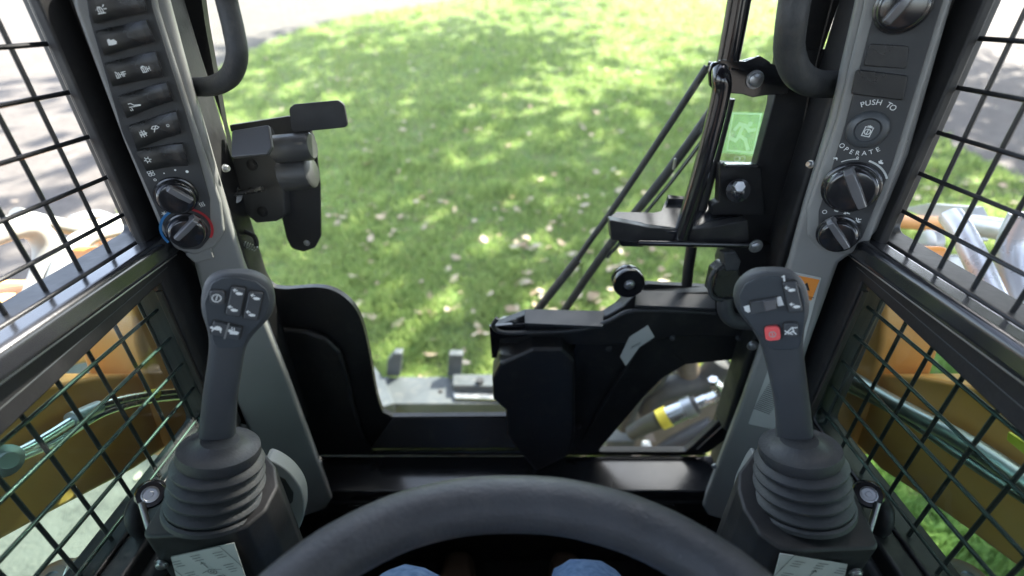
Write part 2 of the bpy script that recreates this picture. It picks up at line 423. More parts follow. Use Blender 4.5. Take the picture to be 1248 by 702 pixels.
ys = np.concatenate([np.linspace(-200, -10, 8), np.linspace(-8, 30, 77), np.linspace(33, 90, 20), np.linspace(100, 400, 12)])
sheet('ground', xs, ys, M['pave'])
# lawn outline: an island of grass in the pale concrete
LP = [hit(*p) for p in [(60, 880), (170, 470), (150, 300), (150, 245), (175, 165), (215, 115), (258, 92), (330, 52), (430, 22), (620, -6), (780, -16), (930, -4), (1010, 40), (1100, 130), (1150, 175), (1200, 196), (1262, 232)]]
LP = [(p.x, p.y) for p in LP] + [(5.2, 1.2), (4.6, -3), (-.9, -3)]
LP[0] = (-1.0, .8)
LPa = np.array([tuple(p) for p in spline([Vector((a, b)) for a, b in LP], 4, True)])
def inside(x, y):
    r = np.zeros(x.shape, bool); n = len(LPa)
    for i in range(n):
        x1, y1 = LPa[i - 1]; x2, y2 = LPa[i]
        if y1 == y2: continue
        c = ((y1 > y) != (y2 > y)) & (x < (x2 - x1) * (y - y1) / (y2 - y1) + x1); r ^= c
    return r
# lawn sheet: triangulated outline cut into a fine grid so it follows the slope
bm = bmesh.new(); vs = [bm.verts.new((float(a), float(b), 0)) for a, b in LPa]; bm.faces.new(vs)
for yc in np.arange(-2.5, 30, .5):
    bmesh.ops.bisect_plane(bm, geom=bm.verts[:] + bm.edges[:] + bm.faces[:], plane_co=(0, float(yc), 0), plane_no=(0, 1, 0))
for v in bm.verts: v.co.z = float(ground(v.co.x, v.co.y)) + .012
bmesh.ops.recalc_face_normals(bm, faces=bm.faces)
me = bpy.data.meshes.new("m"); bm.to_mesh(me); bm.free()
prop(link('lawn_soil', me, M['soil'], origin=(0, 0, -H)), kind='structure')

def fastmesh(V, nf, k, rnd):
    """V (n*k,3): every k verts form one face"""
    me = bpy.data.meshes.new("m"); n = len(V)
    me.vertices.add(n); me.vertices.foreach_set('co', V.astype('f').ravel())
    me.loops.add(n); me.loops.foreach_set('vertex_index', np.arange(n, dtype='i'))
    me.polygons.add(nf); me.polygons.foreach_set('loop_start', np.arange(0, n, k, dtype='i')); me.polygons.foreach_set('loop_total', np.full(nf, k, 'i'))
    at = me.attributes.new("rnd", 'FLOAT', 'FACE'); at.data.foreach_set('value', rnd.astype('f'))
    me.update(calc_edges=True); return me
def scatter(n, dmin, dmax, azlim, power=1.0):
    az = rng.uniform(-azlim, azlim, n); u = rng.uniform(0, 1, n)
    d = dmin * (dmax / dmin) ** u if power == 1 else dmin + (dmax - dmin) * u
    return d * np.sin(az), d * np.cos(az), d
# grass blades
N_ = 230000
x, y, d = scatter(N_, 1.15, 17, rad(66)); k = inside(x, y) & ((np.abs(x) > .95) | (y > 1.25)); x, y, d = x[k], y[k], d[k]; n = len(x)
clump = np.array([noise.noise(Vector((a * 1.3, b * 1.3, 0))) for a, b in zip(x[::1].tolist(), y.tolist())])
z = ground(x, y) + .01; h = rng.uniform(.035, .085, n) * (1 + .5 * clump); w = rng.uniform(.0035, .006, n) * (.7 + .22 * d)
fine = np.array([noise.noise(Vector((a * 4.1, b * 4.1, 7))) for a, b in zip(x.tolist(), y.tolist())]); h *= np.clip(.85 + .9 * fine, .35, 1.6)
th = rng.uniform(0, 2 * np.pi, n); ln = rng.uniform(.1, .75, n) * h; la = rng.uniform(0, 2 * np.pi, n)
dx, dy = np.cos(th) * w, np.sin(th) * w; lx, ly = np.cos(la) * ln, np.sin(la) * ln
a = np.stack([x - dx, y - dy, z], 1); b = np.stack([x + dx, y + dy, z], 1)
c = np.stack([x + dx * .7 + lx * .4, y + dy * .7 + ly * .4, z + h * .6], 1); e = np.stack([x + lx, y + ly, z + h * .95], 1)
f = np.stack([x - dx * .7 + lx * .4, y - dy * .7 + ly * .4, z + h * .6], 1)
V = np.stack([a, b, c, e, f], 1).reshape(-1, 3)
o = link('grass', fastmesh(V, n, 5, rng.uniform(0, 1, n)), M['grass'], smooth=False, origin=(0, 0, -H))
prop(o, 'green grass of the lawn in front of the cab', 'grass', kind='stuff')
# fallen leaves
def litter(n, dmin, dmax, az, on_lawn=True, size=(.016, .046)):
    x, y, d = scatter(n, dmin, dmax, az); k = (inside(x, y) == on_lawn) & ((np.abs(x) > .95) | (y > 1.25))
    if on_lawn:
        cl = np.array([noise.noise(Vector((a * .9 + 5, b * .9, 3))) for a, b in zip(x.tolist(), y.tolist())])
        k &= rng.uniform(0, 1, len(x)) < .45 + cl * 1.1 + .5 * np.exp(-((x - .6) ** 2 + (y - 2.6) ** 2) / .8)
    x, y, d = x[k], y[k], d[k]; n = len(x)
    z = ground(x, y) + (rng.uniform(.03, .075, n) if on_lawn else rng.uniform(.004, .012, n))
    s = rng.uniform(*size, n); th = rng.uniform(0, 6.28, n); ux = np.stack([np.cos(th), np.sin(th), rng.uniform(-.4, .4, n)], 1); vy = np.stack([-np.sin(th), np.cos(th), rng.uniform(-.5, .5, n)], 1)
    P = np.stack([x, y, z], 1); q = []
    for (cu, cv, cz) in ((-1.2, 0, .2), (-.5, -.6, 0), (.4, -.62, 0), (1.1, 0, .25), (.5, .6, 0), (-.4, .65, .1)):
        q.append(P + ux * (cu * s)[:, None] + vy * (cv * s)[:, None] + np.array([0, 0, 1]) * (cz * s)[:, None])
    return np.stack(q, 1).reshape(-1, 3), n
V1, n1 = litter(3800, 1.3, 16, rad(60))
V2, n2 = litter(500, 1.3, 14, rad(80), False, (.012, .03))
o = link('fallen_leaves', fastmesh(np.concatenate([V1, V2]), n1 + n2, 6, rng.uniform(0, 1, n1 + n2)), M['litter'], smooth=False, origin=(0, 0, -H))
prop(o, 'pale dry leaves scattered over the lawn', 'fallen leaves', kind='stuff')

# shade trees (outside the picture, they throw the dappled light)
def tree(x, y, hgt, R, seed, label, nleaf=9000, size=.13, lean=(0, 0)):
    r = np.random.default_rng(seed); g = float(ground(x, y))
    t = thing('shade_tree', label, 'tree', (x, y, g), 'shade trees round the lawn')
    tube('trunk', M['bark'], t, [Vector((x, y, g - .1)), Vector((x + .1, y, g + hgt * .35)), Vector((x - .1, y + .2, g + hgt * .7)), Vector((x, y, g + hgt * .95))], [.28, .22, .14, .04], 10)
    cl = []
    for i in range(26):
        a = r.uniform(0, 6.28); rr = R * math.sqrt(r.uniform(.02, 1)) * .85; zz = g + hgt * r.uniform(.5, 1.0)
        c = Vector((x + lean[0] + rr * math.cos(a), y + lean[1] + rr * math.sin(a), zz)); cl.append(c)
        if i < 9: tube('limb', M['bark'], t, [Vector((x, y, g + hgt * .38 + .1 * i)), (Vector((x, y, zz - .6)) + c) / 2, c], [.1, .06, .02], 6, 3)
    C = np.array([tuple(c) for c in cl]); k = r.integers(0, len(C), nleaf)
    P = C[k] + r.normal(0, 1, (nleaf, 3)) * np.array([.26, .26, .17]) * R * .62
    A = r.normal(0, 1, (nleaf, 3)); A /= np.linalg.norm(A, axis=1)[:, None]; B = np.cross(A, r.normal(0, 1, (nleaf, 3))); B /= np.linalg.norm(B, axis=1)[:, None]
    s = r.uniform(.6, 1.3, nleaf)[:, None] * size
    V = np.stack([P - A * s, P - B * s * .6, P + A * s, P + B * s * .6], 1).reshape(-1, 3)
    link('crown', fastmesh(V, nleaf, 4, r.uniform(0, 1, nleaf)), M['crown'], t, smooth=False)
tree(9.0, 3.2, 8.0, 2.8, 1, 'broad leafy shade tree right of the loader')
tree(11.5, 9.5, 9.5, 4.4, 2, 'tall leafy shade tree at the far right of the lawn')
tree(5.0, -1.5, 7.5, 3.2, 3, 'leafy shade tree behind the loader on the right')
tree(12.5, 8.0, 10.5, 5.2, 5, 'unseen tree with its crown set over the lawn for dappled shade', 2600, .26, (-8.0, 3.5))  # crown shifted well off the trunk to drop dapples on lawn and pavement
tree(5.2, 2.4, 7.2, 2.0, 4, 'dense unseen tree added to keep the sun off the cab', 16000)  # added out of view, its thick crown blocks direct sun into the cab

# ------------------------------------------------------------------ cab shell
XS = .49; YD = .75
cab = thing('loader_cab', 'black steel operator cab of a compact loader standing on the lawn edge', 'cab', (0, 0, -1.25))
def sidepl(s): return PL((s * XS, 0, 0), (-s, 0, 0))
for s in (-1, 1):
    pl = sidepl(s)
    def L(y, z, s=s): return ((pl.u.y * y), z)
    outer = [L(-.75, -1.3), L(.80, -1.3), L(.80, .5), L(-.75, .5)]
    up = [L(-.55, -.262), L(.598, -.262), L(.598, .40), L(-.55, .40)]
    lo = [L(-.55, -.575), L(.556, -.575), L(.566, -.324), L(-.55, -.425)]
    plate('side_wall', M['black'], cab, pl, [*outer], [fillet(up, .012), fillet(lo, .012)], 0, .04, bevel=.003, local=True)
    # window divider: rounded upper rail, stepped lower face
    box('window_rail', M['rail'], cab, (s * (XS - .015), .02, -.278), (.034, 1.15, .030), .009, segs=4)
    box('rail_seal', M['steel'], cab, (s * (XS - .020), .02, -.2945), (.010, 1.14, .0018), .0004)
    plate('window_rail', M['blackm'], cab, pl, [L(-.55, -.297), L(.60, -.297), L(.60, -.319), L(-.55, -.424)], (), .012, .012, local=True, bevel=.003)
    plate('rail_groove', M['gsteel'], cab, pl, [L(-.55, -.366), L(.58, -.3085), L(.58, -.3095), L(-.55, -.3675)], (), .0125, .001, local=True, bevel=0)
    # post beside the window, brownish trim
    tube('window_post', M['post'], cab, [Vector((s * (XS - .012), .622, z)) for z in (-.268, -.1, .1, .42)], .024, 16, 2)
    box('window_post', M['blackm'], cab, (s * (XS - .006), .665, -.4), (.012, .21, 1.72), .003)
    # bottom rail of the lower window
    box('sill_rail', M['black'], cab, (s * (XS - .016), .0, -.592), (.032, 1.16, .03), .006, segs=3)
    box('sill_rail', M['gsteel'], cab, (s * (XS - .022), .0, -.625), (.034, 1.16, .034), .008, segs=3)
    box('side_seal', M['post'], cab, (s * (XS - .004), .559, -.455), (.008, .006, .24), .001)
box('roof', M['blackm'], cab, (0, -.04, .52), (1.06, 1.56, .05), .01)
rp = PL((0, -.75, 0), (0, 1, 0))
plate('rear_wall', M['blackm'], cab, rp, [(-.49, -1.3), (.49, -1.3), (.49, .5), (-.49, .5)], [[(-.38, -.1), (.38, -.1), (.38, .38), (-.38, .38)]], 0, .04, local=True, bevel=.003)
box('floor_panel', M['floor'], cab, (0, .05, -1.275), (.98, 1.6, .05), .004)
box('toe_panel', M['floor'], cab, (0, .72, -1.09), (.98, .03, .36), .004)
# crossbar under the door: top ledge and front lip
cbp = PL((-.465, 0, 0), (-1, 0, 0), (0, 0, 1))
plate('crossbar', M['rail'], cab, cbp, [(cbp.u.y * a, b) for a, b in ((.7495, -.895), (.664, -.909), (.664, -.95), (.7495, -.95))], (), 0, .93, local=True, bevel=.004, segs=3)
box('crossbar_lip', M['black'], cab, (0, .668, -.958), (.93, .02, .035), .004)
box('crossbar_lip', M['gloss'], cab, (0, .655, -.945), (.72, .006, .006), .002)

# ------------------------------------------------------------------ side screens of black wire
def screen(s, zlo, zhi, y1, label, hs, vs_, grp='wire mesh window guards'):
    t = thing('window_guard', label, 'window guard', (s * .505, .1, zlo), grp)
    XW = .498
    y0 = -.6
    hm = None
    for z in hs:
        if hm is None:
            hm = tube('horizontal_wire', M['wire'], t, [Vector((s * XW, y0, z)), Vector((s * XW, y1 + .012, z))], .0025, 8, 1)
        else:
            c = hm.copy(); SC.collection.objects.link(c); c.parent = t; c.location = hm.location + Vector((0, 0, z - hs[0]))
    vm = None
    for y in vs_:
        if vm is None:
            vm = tube('upright_wire', M['wire'], t, [Vector((s * (XW + .0045), y, zlo)), Vector((s * (XW + .0045), y, zhi))], .0025, 8, 1); yb = y
        else:
            c = vm.copy(); SC.collection.objects.link(c); c.parent = t; c.location = vm.location + Vector((0, y - yb, 0))
    return t
zs_up = [-.033 - .0487 * k for k in range(-9, 5)]; zs_lo = [-.365 - .0487 * k for k in range(0, 5)]
for s, sd in ((-1, 'left'), (1, 'right')):
    dy = 0 if s < 0 else .006; dz = 0 if s < 0 else .005
    screen(s, -.262, .42, .580, 'black wire mesh guard over the upper %s window, pale ground behind' % sd, [z + dz for z in zs_up], [.578 - .0468 * k + dy for k in range(25)])
    screen(s, -.58, -.33, .545, 'black wire mesh guard over the lower %s window, orange arm behind' % sd, [z + dz for z in zs_lo], [.538 - .0468 * k + dy for k in range(24)])
    g = box('window_pane', M['tint'], None, (s * .4935, 0, -.448), (.002, 1.12, .27), 0)
    prop(g, 'green tinted lower %s window pane in front of the mesh' % sd, 'window pane', 'tinted lower window panes')

# ------------------------------------------------------------------ front door frame
door = thing('front_door', 'black steel cab door frame with a large cut out looking onto the lawn', 'door', (0, YD, -.88))
DP = PL((0, YD, 0), (0, -1, 0))
def dl(*p): return [DP.loc(*q) for q in p]
zb = -.897
hA_raw = ((236, -70), (250, 30), (272, 150), (298, 262), (316, 322), (328, 346), (345, 352), (385, 350), (408, 355), (428, 370), (441, 393), (450, 430), (459, 480), (466, 502), (478, 508), (617, 507), (617, 470), (598, 405), (640, 385), (730, 386), (752, 372), (770, 352), (790, 346), (903, 352), (918, 270), (934, 160), (950, 50), (966, -70))
def opening(x0): pass
holeA = dl(*hA_raw[:4]) + [tuple(q) for q in spline([Vector(p) for p in dl(*hA_raw[4:14])], 6)] + dl(*hA_raw[14:])
holeB = dl((726, 549), (782, 482), (803, 459), (835, 440), (917, 432), (917, 456), (904, 481), (872, 515), (846, 540), (835, 549))
holeB = fillet(holeB, .006)
zt = max(p[1] for p in holeA) + .06
outer = [(-.45, zb), (.45, zb), (.45, zt), (-.45, zt)]
hA = fillet(holeA, .004, 3)
plate('door_frame', M['black'], door, DP, outer, [hA, holeB], 0, .012, bevel=.003, local=True)
# pressed recess of the left lower corner (stands 16 mm into the cab)
plate('pressed_panel', M['black'], door, DP, [(262, 392), (330, 395), (375, 398), (400, 407), (417, 424), (426, 452), (434, 492), (446, 528), (462, 549), (262, 549)], (), .016, .016, r=.02, bevel=.007, segs=4)
# sloping sill under the opening
sv = [DP.at(478, 510, .002), DP.at(690, 510, .002), DP.at(690, 546, .03), DP.at(452, 546, .03), DP.at(478, 510, -.0), DP.at(690, 510, -.0), DP.at(690, 549, -.0), DP.at(452, 549, -.0)]
link('door_sill', mesh(sv, [(0, 3, 2, 1), (4, 5, 6, 7), (0, 1, 5, 4), (2, 3, 7, 6), (1, 2, 6, 5), (3, 0, 4, 7)]), M['black'], door, bevel=.002)
box('sill_edge', M['steel'], door, DP.at(572, 550.5, .02), (.42, .002, .002), 0)
# flange round the hydraulic window
fl = [(700, 549), (716, 520), (745, 472), (764, 442), (779, 420), (800, 408), (868, 400), (930, 398), (938, 440), (900, 520), (862, 549)]
plate('window_flange', M['black'], door, DP, [DP.loc(*p) for p in fl], [fillet([(a * 1.0, b * 1.0) for a, b in dl((728, 547.5), (784, 481), (804, 460), (835, 441.5), (915, 433.5), (915, 456), (902, 481), (871, 513.5), (845, 538.5), (834, 547.5))], .006)], .008, .008, local=True, bevel=.003, segs=3)
box('window_seal', M['steel'], door, (DP.at(850, 547, .011) + DP.at(915, 488, .011)) / 2, ((DP.at(850, 547) - DP.at(915, 488)).length, .002, .003), 0,
    axes=((DP.at(915, 488) - DP.at(850, 547)).normalized(), Vector((0, 1, 0)), (DP.at(915, 488) - DP.at(850, 547)).normalized().cross(Vector((0, 1, 0)))))
# panes
plate('hydraulic_window_pane', M['glass'], door, DP, holeB, (), -.014, .003, local=True, bevel=0)
plate('windshield_pane', M['glass'], door, DP, hA, (), -.016, .003, local=True, bevel=0)
# long ribbed casting edges at right
plate('casting_rib', M['black'], door, DP, [(690, 549), (700, 500), (696, 430), (705, 402), (760, 400), (772, 420), (748, 452), (722, 500), (706, 540)], (), .010, .010, r=.01, bevel=.004)
plate('upper_casting', M['black'], door, DP, [(600, 392), (640, 376), (735, 378), (756, 366), (770, 352), (880, 348), (930, 352), (930, 402), (820, 402), (770, 412), (700, 412), (610, 410)], (), .022, .022, r=.008, bevel=.003)
plate('ledge', M['ledge'], door, PL(DP.at(690, 388, .03), (0, -.2, .98)), [(639, 377), (736, 380), (735, 398), (640, 394)], (), 0, .006, bevel=.001)
plate('ledge', M['ledge'], door, PL(DP.at(820, 362, .03), (0, -.2, .98)), [(776, 354), (872, 354), (872, 376), (774, 372)], (), 0, .006, bevel=.001)
plate('corner_bracket', M['gloss'], door, DP, [(597, 387), (640, 383), (642, 398), (610, 402), (606, 425), (600, 425)], (), .030, .008, bevel=.001)
tube('cable', M['hosed'], door, [DP.at(*p, .040) for p in ((606, 388), (601, 397), (612, 405), (650, 405), (705, 402), (740, 392), (765, 380), (800, 378), (872, 381))], .0042, 10, 6)
# label sticker on the rib
stk = plate('label_sticker', M['decal'], door, DP, [(753, 426), (764, 402), (786, 388), (794, 402), (776, 414), (760, 437)], (), .0235, .0012, bevel=0)
strokes('printing', M['ink'], stk, DP, 771, 412, .004, [[(-2 + .1 * i, -1.5 + k * .9 + .12 * i * 0), (2.2, 1.2 + k * .9)] for k, i in ((-.3, 0), (.3, 1), (.9, 2))], .0006, .0243, 0)
for q in ((705, 520), (742, 425), (900, 412), (820, 412), (628, 392)):
    bolt('bolt', M['latchm'], door, DP.at(*q, .023), (0, -1, 0), .0045, .004)
# motor cover
plate('motor_cover', M['black'], door, DP, [(601, 438), (610, 420), (648, 402), (682, 402), (697, 416), (697, 505), (690, 530), (652, 549), (628, 520), (618, 505), (617, 476), (602, 462)], (), .060, .060, r=.010, bevel=.012, segs=4)
# pivot eye and bolt
pv = DP.at(765, 342, .03)
lathe('pivot_eye', M['gloss'], door, pv + Vector((0, .012, 0)), (0, -1, 0), [(.026, 0), (.0275, .002), (.0275, .008), (.023, .010), (.023, .014), (.0275, .016), (.0275, .024), (.026, .026), (0, .026)], 28)
bolt('bolt', M['steel'], door, pv + Vector((0, -.014, 0)), (0, -1, 0), .007, .005)
# green emergency exit pictogram on the glass
SG = PL((0, YD + .0145, 0), (0, -1, 0))
sgn = plate('exit_sticker', M['filmg'], door, SG, [(884, 136), (931, 137), (921, 190), (877, 186)], (), 0, .0006, bevel=0, r=.003)
strokes('border', M['filmw'], sgn, SG, 0, 0, 1, [[SGp for SGp in [tuple(Vector(SG.loc(*q)) - Vector(SG.loc(0, 0))) for q in L]] for L in ([(893, 138), (927, 139), (918, 186), (886, 183), (893, 138)],)], .0025, .0008)
def rel(*L): return [tuple(Vector(SG.loc(*q)) - Vector(SG.loc(0, 0))) for q in L]
strokes('running_figure', M['filmw'], sgn, SG, 0, 0, 1, [rel((906, 153), (900, 165)), rel((896, 157), (901, 151), (908, 153), (913, 159), (919, 158)), rel((901, 165), (908, 170), (911, 181)), rel((901, 166), (896, 171), (890, 168)), ('dot', *rel((914, 151))[0], .004)], .0052, .0009)
text_arc('lettering', M['filmw'], door, SG, 901, 194, 'OO', .014, 0, 0, 0, .001)

# ------------------------------------------------------------------ front structure: posts next to the door
for s in (-1, 1):
    p0 = PL((s * .4375, .74, 0), (0, -1, 0))
    box('corner_post', M['blackm'], cab, (s * .462, .712, -.1), (.056, .055, 1.3), .008, segs=3)

# ------------------------------------------------------------------ control columns
def colplane(s): return PL((s * .42, .60, 0), (-s * .5, -.866, 0))
sym = {
 'beacon': [[(-1, -1), (1, -1)], [(-.6, -1), (-.6, .3), (-.3, .8), (.3, .8), (.6, .3), (.6, -1)], [(-1.2, .8), (-1.6, 1.2)], [(1.2, .8), (1.6, 1.2)], [(-1.2, .1), (-1.8, .1)], [(1.2, .1), (1.8, .1)], [(0, .8), (0, -1)]],
 'blob': [('fill', (-1.4, -.2), (-1, -.7), (0, -.8), (1.2, -.7), (1.6, 0), (1.1, .7), (.2, .6), (-.1, 1.1), (-.7, .8), (-.9, .2))],
 'hf': [[(-1.9, -1), (-.5, -1), (-.5, 1), (-1.9, 1), (-1.9, -1)], [(-1.5, .6), (-1.5, 1.3), (-.9, 1.3)], [(-1.2, -.6), (-1.2, .5)], [(.1, -.8), (.1, .8)], [(1, -.8), (1, .8)], [(.1, 0), (1, 0)], [(1.5, -.8), (1.5, .8), (2.4, .8)], [(1.5, 0), (2.2, 0)]],
 'level': [[(-2, .7), (0, .7), (.6, 0), (2.2, -.2)], [(-2, .7), (-1, -.3), (2.2, -.4)], [(-1.6, -1.3), (-1.2, -.8), (-.8, -1.3)], [(-.4, -1.3), (-.4, -.8)]],
 'wiper': [[(-1.4, .2), (-.7, .9), (.7, .9), (1.4, .2), (.6, -.2), (-.6, -.2), (-1.4, .2)], [(-.6, -.2), (.4, .6)], [(-.4, -.2), (-1, -1.2)]],
 'wash': [[(-1.4, 0), (-.7, .7), (.7, .7), (1.4, 0), (.6, -.4), (-.6, -.4), (-1.4, 0)], [(0, -1.2), (0, 1.3)], [(-.9, 1.1), (-.9, -1)], [(.9, 1.1), (.9, -1)], [(-1.4, 0), (1.4, 0)]],
 'ring': [('circ', 0, 0, .6)],
 'gear': [('circ', 0, 0, .7)] + [[(math.cos(a) * .8, math.sin(a) * .8), (math.cos(a) * 1.3, math.sin(a) * 1.3)] for a in [k * 1.047 for k in range(6)]],
 'fan': [('circ', -.55, .55, .5), ('circ', .55, .55, .5), ('circ', -.55, -.55, .5), ('circ', .55, -.55, .5)],
 'snow': [[(math.cos(a), math.sin(a)), (-math.cos(a), -math.sin(a))] for a in (0, 1.047, 2.094)] + [('circ', 0, 0, .45)],
 'heat': [[(x, -1), (x + .25, -.4), (x - .15, .2), (x + .1, 1)] for x in (-.8, 0, .8)],
 'battery': [[(-1, -1.4), (1, -1.4), (1, 1.2), (-1, 1.2), (-1, -1.4)], ('circ', 0, -.1, .75), [(0, .4), (0, -.6)], [(-.5, 1.5), (.5, 1.5)], [(0, 1.2), (0, 1.7)]],
 'power': [('circ', 0, 0, 1), [(0, -.55), (0, .55)]],
 'arrow': [[(-1.3, .5), (-.3, .5)], [(-.9, .9), (-1.3, .5), (-.9, .1)], ('fill', (-.6, -.5), (.2, -.9), (1.4, -.6), (1.5, 0), (.5, .2), (-.3, 0))],
 'turtle': [('fill', (-1.3, -.4), (1, -.4), (.9, .3), (.3, .8), (-.5, .8), (-1, .2)), [(-1, -.4), (-1.2, -.9)], [(.7, -.4), (.9, -.9)], ('dot', -1.5, .1, .4)],
 'rabbit': [('fill', (-1, -.8), (.9, -.7), (1.2, .1), (.3, .4), (-.4, .2), (-1.2, .1)), [(-.6, .2), (-.9, 1.2)], [(-.2, .3), (-.3, 1.2)], ('dot', -1.2, .2, .45)],
 'hook': [[(-1.3, -1), (.2, .8), (1.2, .8)], [(-.6, -.9), (.3, -.2), (1.1, -.9)], [(-1.3, -.1), (.2, -1)], [(.3, .7), (.6, -.2)]],
 'lamp': [[(-1, -.6), (-1, .3), (-.4, .9), (.4, .9), (1, .3), (1, -.6), (-1, -.6)], [(-.8, -1.1), (.8, -1.1)], [(-.4, .2), (.4, .2)]],
 'work': [[(-1.3, .7), (-.5, -.2)], [(-.3, .8), (0, .1), (.9, .8)], [(-1.2, -.6), (1.2, -.6)], [(-.7, -1.1), (.9, -1.1)], [(0, .1), (0, -1)]],
}
def rocker(parent, pl, c4, icons, base=.0005, ends=.0145, mid=.0065, name='rocker_switch', split=False):
    q = [Vector(pl.loc(*c)) for c in c4]; V = []; Fc = []; nx, ny = 13, 6
    for j in range(ny):
        for i in range(nx):
            s = i / (nx - 1); t = j / (ny - 1)
            p = (q[0] * (1 - s) + q[1] * s) * (1 - t) + (q[3] * (1 - s) + q[2] * s) * t
            h = mid + (ends - mid) * abs(2 * s - 1) ** 1.6
            e = min(min(s, 1 - s) * 10, min(t, 1 - t) * 4.5, 1); h -= .0022 * (1 - e) ** 2
            V.append(pl.pt(p.x, p.y, h))
    for j in range(ny - 1):
        for i in range(nx - 1): Fc.append((j * nx + i, (j + 1) * nx + i, (j + 1) * nx + i + 1, j * nx + i + 1))
    ring = [i for i in range(nx)] + [(j * nx + nx - 1) for j in range(1, ny)] + [(ny - 1) * nx + i for i in range(nx - 2, -1, -1)] + [j * nx for j in range(ny - 2, 0, -1)]
    b0 = len(V)
    for i in ring:
        p = V[i]; V.append(p - pl.n * ((p - pl.p).dot(pl.n) - base))
    m = len(ring)
    for k in range(m): Fc.append((ring[k], ring[(k + 1) % m], b0 + (k + 1) % m, b0 + k))
    me = mesh(V, Fc); bm = bmesh.new(); bm.from_mesh(me); bmesh.ops.recalc_face_normals(bm, faces=bm.faces); bm.to_mesh(me); bm.free()
    o = link(name, me, M['switch'], parent)
    for (ic, x, y, sc) in icons:
        # height of the print follows the dish of the rocker
        a = Vector(pl.loc(x, y)); ax = (q[1] - q[0]); s = max(0, min(1, (a - (q[0] + q[3]) / 2).dot(ax) / ax.dot(ax)))
        h = mid + (ends - mid) * abs(2 * s - 1) ** 1.6
        strokes('symbol', M['print'], o, pl, x, y, sc * 1.2, sym[ic], .00085, h + .0012, rad(9))
    # dark slot round the switch
    return o
def knob(parent, pl, cx, cy, r, p0, p1, hgt=.017, name='rotary_knob'):
    c = pl.at(cx, cy, 0); R = r * pxsize(c)
    o = lathe(name, M['knob'], parent, c, pl.n, [(R * 1.0, .0005), (R * 1.0, .003), (R * .97, .0045), (R * .90, .005), (R * .86, hgt * .8), (R * .80, hgt * .95), (R * .7, hgt), (0, hgt)], 36)
    a, b = pl.at(*p0, hgt), pl.at(*p1, hgt); d = (b - a); ln = d.length; d.normalize(); w = d.cross(pl.n).normalized()
    V = []
    for t, ww, hh in ((0, .35, 0), (.08, .42, .006), (.5, .45, .0075), (.92, .38, .006), (1, .22, -.002)):
        c0 = a + d * ln * t
        for sg, zz in ((-1, -.006), (-.55, 1), (.55, 1), (1, -.006)):
            V.append(c0 + w * sg * ww * R * .62 + pl.n * (hh if zz == 1 else -.008))
    Fc = []
    for i in range(4):
        for k in range(3): Fc.append((i * 4 + k, i * 4 + k + 1, (i + 1) * 4 + k + 1, (i + 1) * 4 + k))
    Fc += [(0, 1, 2, 3), (16, 17, 18, 19)]
    me = mesh(V, Fc); bm = bmesh.new(); bm.from_mesh(me); bmesh.ops.recalc_face_normals(bm, faces=bm.faces); bm.to_mesh(me); bm.free()
    link('pointer', me, M['pointer'], o, bevel=.0012, segs=2)
    return o
def arc(name, m, parent, pl, cx, cy, rpx, a0, a1, w, off=.0012):
    c = pl.at(cx, cy); R = rpx * pxsize(c)
    pts = [(R * math.cos(rad(a0 + (a1 - a0) * k / 16)), R * math.sin(rad(a0 + (a1 - a0) * k / 16))) for k in range(17)]
    return strokes(name, m, parent, pl, cx, cy, 1, [pts], w, off)

# left column
cl = thing('control_column', 'grey plastic control column on the left with six black rocker switches and two knobs', 'control panel', (-.42, .62, -.8), 'grey control columns')
CPl = colplane(-1)
# housing: swept grey body
plate('housing', M['column'], cl, CPl, [(76, -40), (196, -40), (206, 0), (222, 60), (272, 235), (300, 330), (352, 462), (406, 608), (398, 622), (352, 638), (343, 628), (300, 520), (262, 420), (236, 318), (206, 297), (196, 282), (150, 172), (86, 0)], (), -.002, .055, r=.010, bevel=.009, segs=4)
plate('panel_bezel', M['column'], cl, CPl, [(86, -40), (186, -40), (194, 10), (238, 150), (270, 245), (274, 280), (262, 300), (238, 310), (214, 302), (198, 280), (152, 172), (92, 10)], (), .006, .009, r=.012, bevel=.004, segs=3)
fc = plate('panel_face', M['face'], cl, CPl, [(103, -40), (179, -40), (187, 10), (228, 140), (256, 240), (257, 285), (244, 301), (222, 301), (206, 288), (190, 250), (150, 160), (110, 20)], (), .0095, .004, r=.012, bevel=.001)
CF = PL(CPl.pt(0, 0, .0095), CPl.n)
rocker(cl, CF, [(106, -8), (173, -20), (180, 14), (117, 28)], [('beacon', 124, 12, .0026)])
rocker(cl, CF, [(118, 37), (179, 24), (189, 50), (129, 67)], [('blob', 137, 51, .0028)])
rocker(cl, CF, [(129, 76), (190, 62), (200, 92), (139, 104)], [('hf', 147, 90, .0022), ('hf', 180, 83, .0022)])
rocker(cl, CF, [(145, 116), (203, 99), (211, 121), (156, 142)], [('level', 162, 127, .0030)])
rocker(cl, CF, [(158, 152), (215, 134), (221, 160), (168, 180)], [('wash', 175, 161, .0024), ('wiper', 190, 155, .0024), ('ring', 205, 151, .0018)])
rocker(cl, CF, [(167, 182), (222, 173), (230, 199), (180, 206)], [('gear', 181, 192, .0022)])
for nm, x, y, sc in (('fan', 184, 211, .0026), ('ring', 189, 219, .0018), ('snow', 200, 260, .0022), ('heat', 246, 249, .0024)):
    strokes('symbol', M['print'], cl, CF, x, y, sc * 1.15, sym[nm], .0008, .0008, rad(9))
for x, y, r in ((200, 211, .0008), (213.5, 207, .0012), (228, 209, .0018)):
    strokes('speed_dot', M['print'], cl, CF, x, y, 1, [('dot', 0, 0, r)], .001, .0008)
arc('cold_arc', M['printb'], cl, CF, 228, 279, 26, 100, 205, .0030)
arc('warm_arc', M['printr'], cl, CF, 228, 279, 26, 88, -35, .0030)
knob(cl, CF, 215, 238, 23, (203, 228), (236, 246))
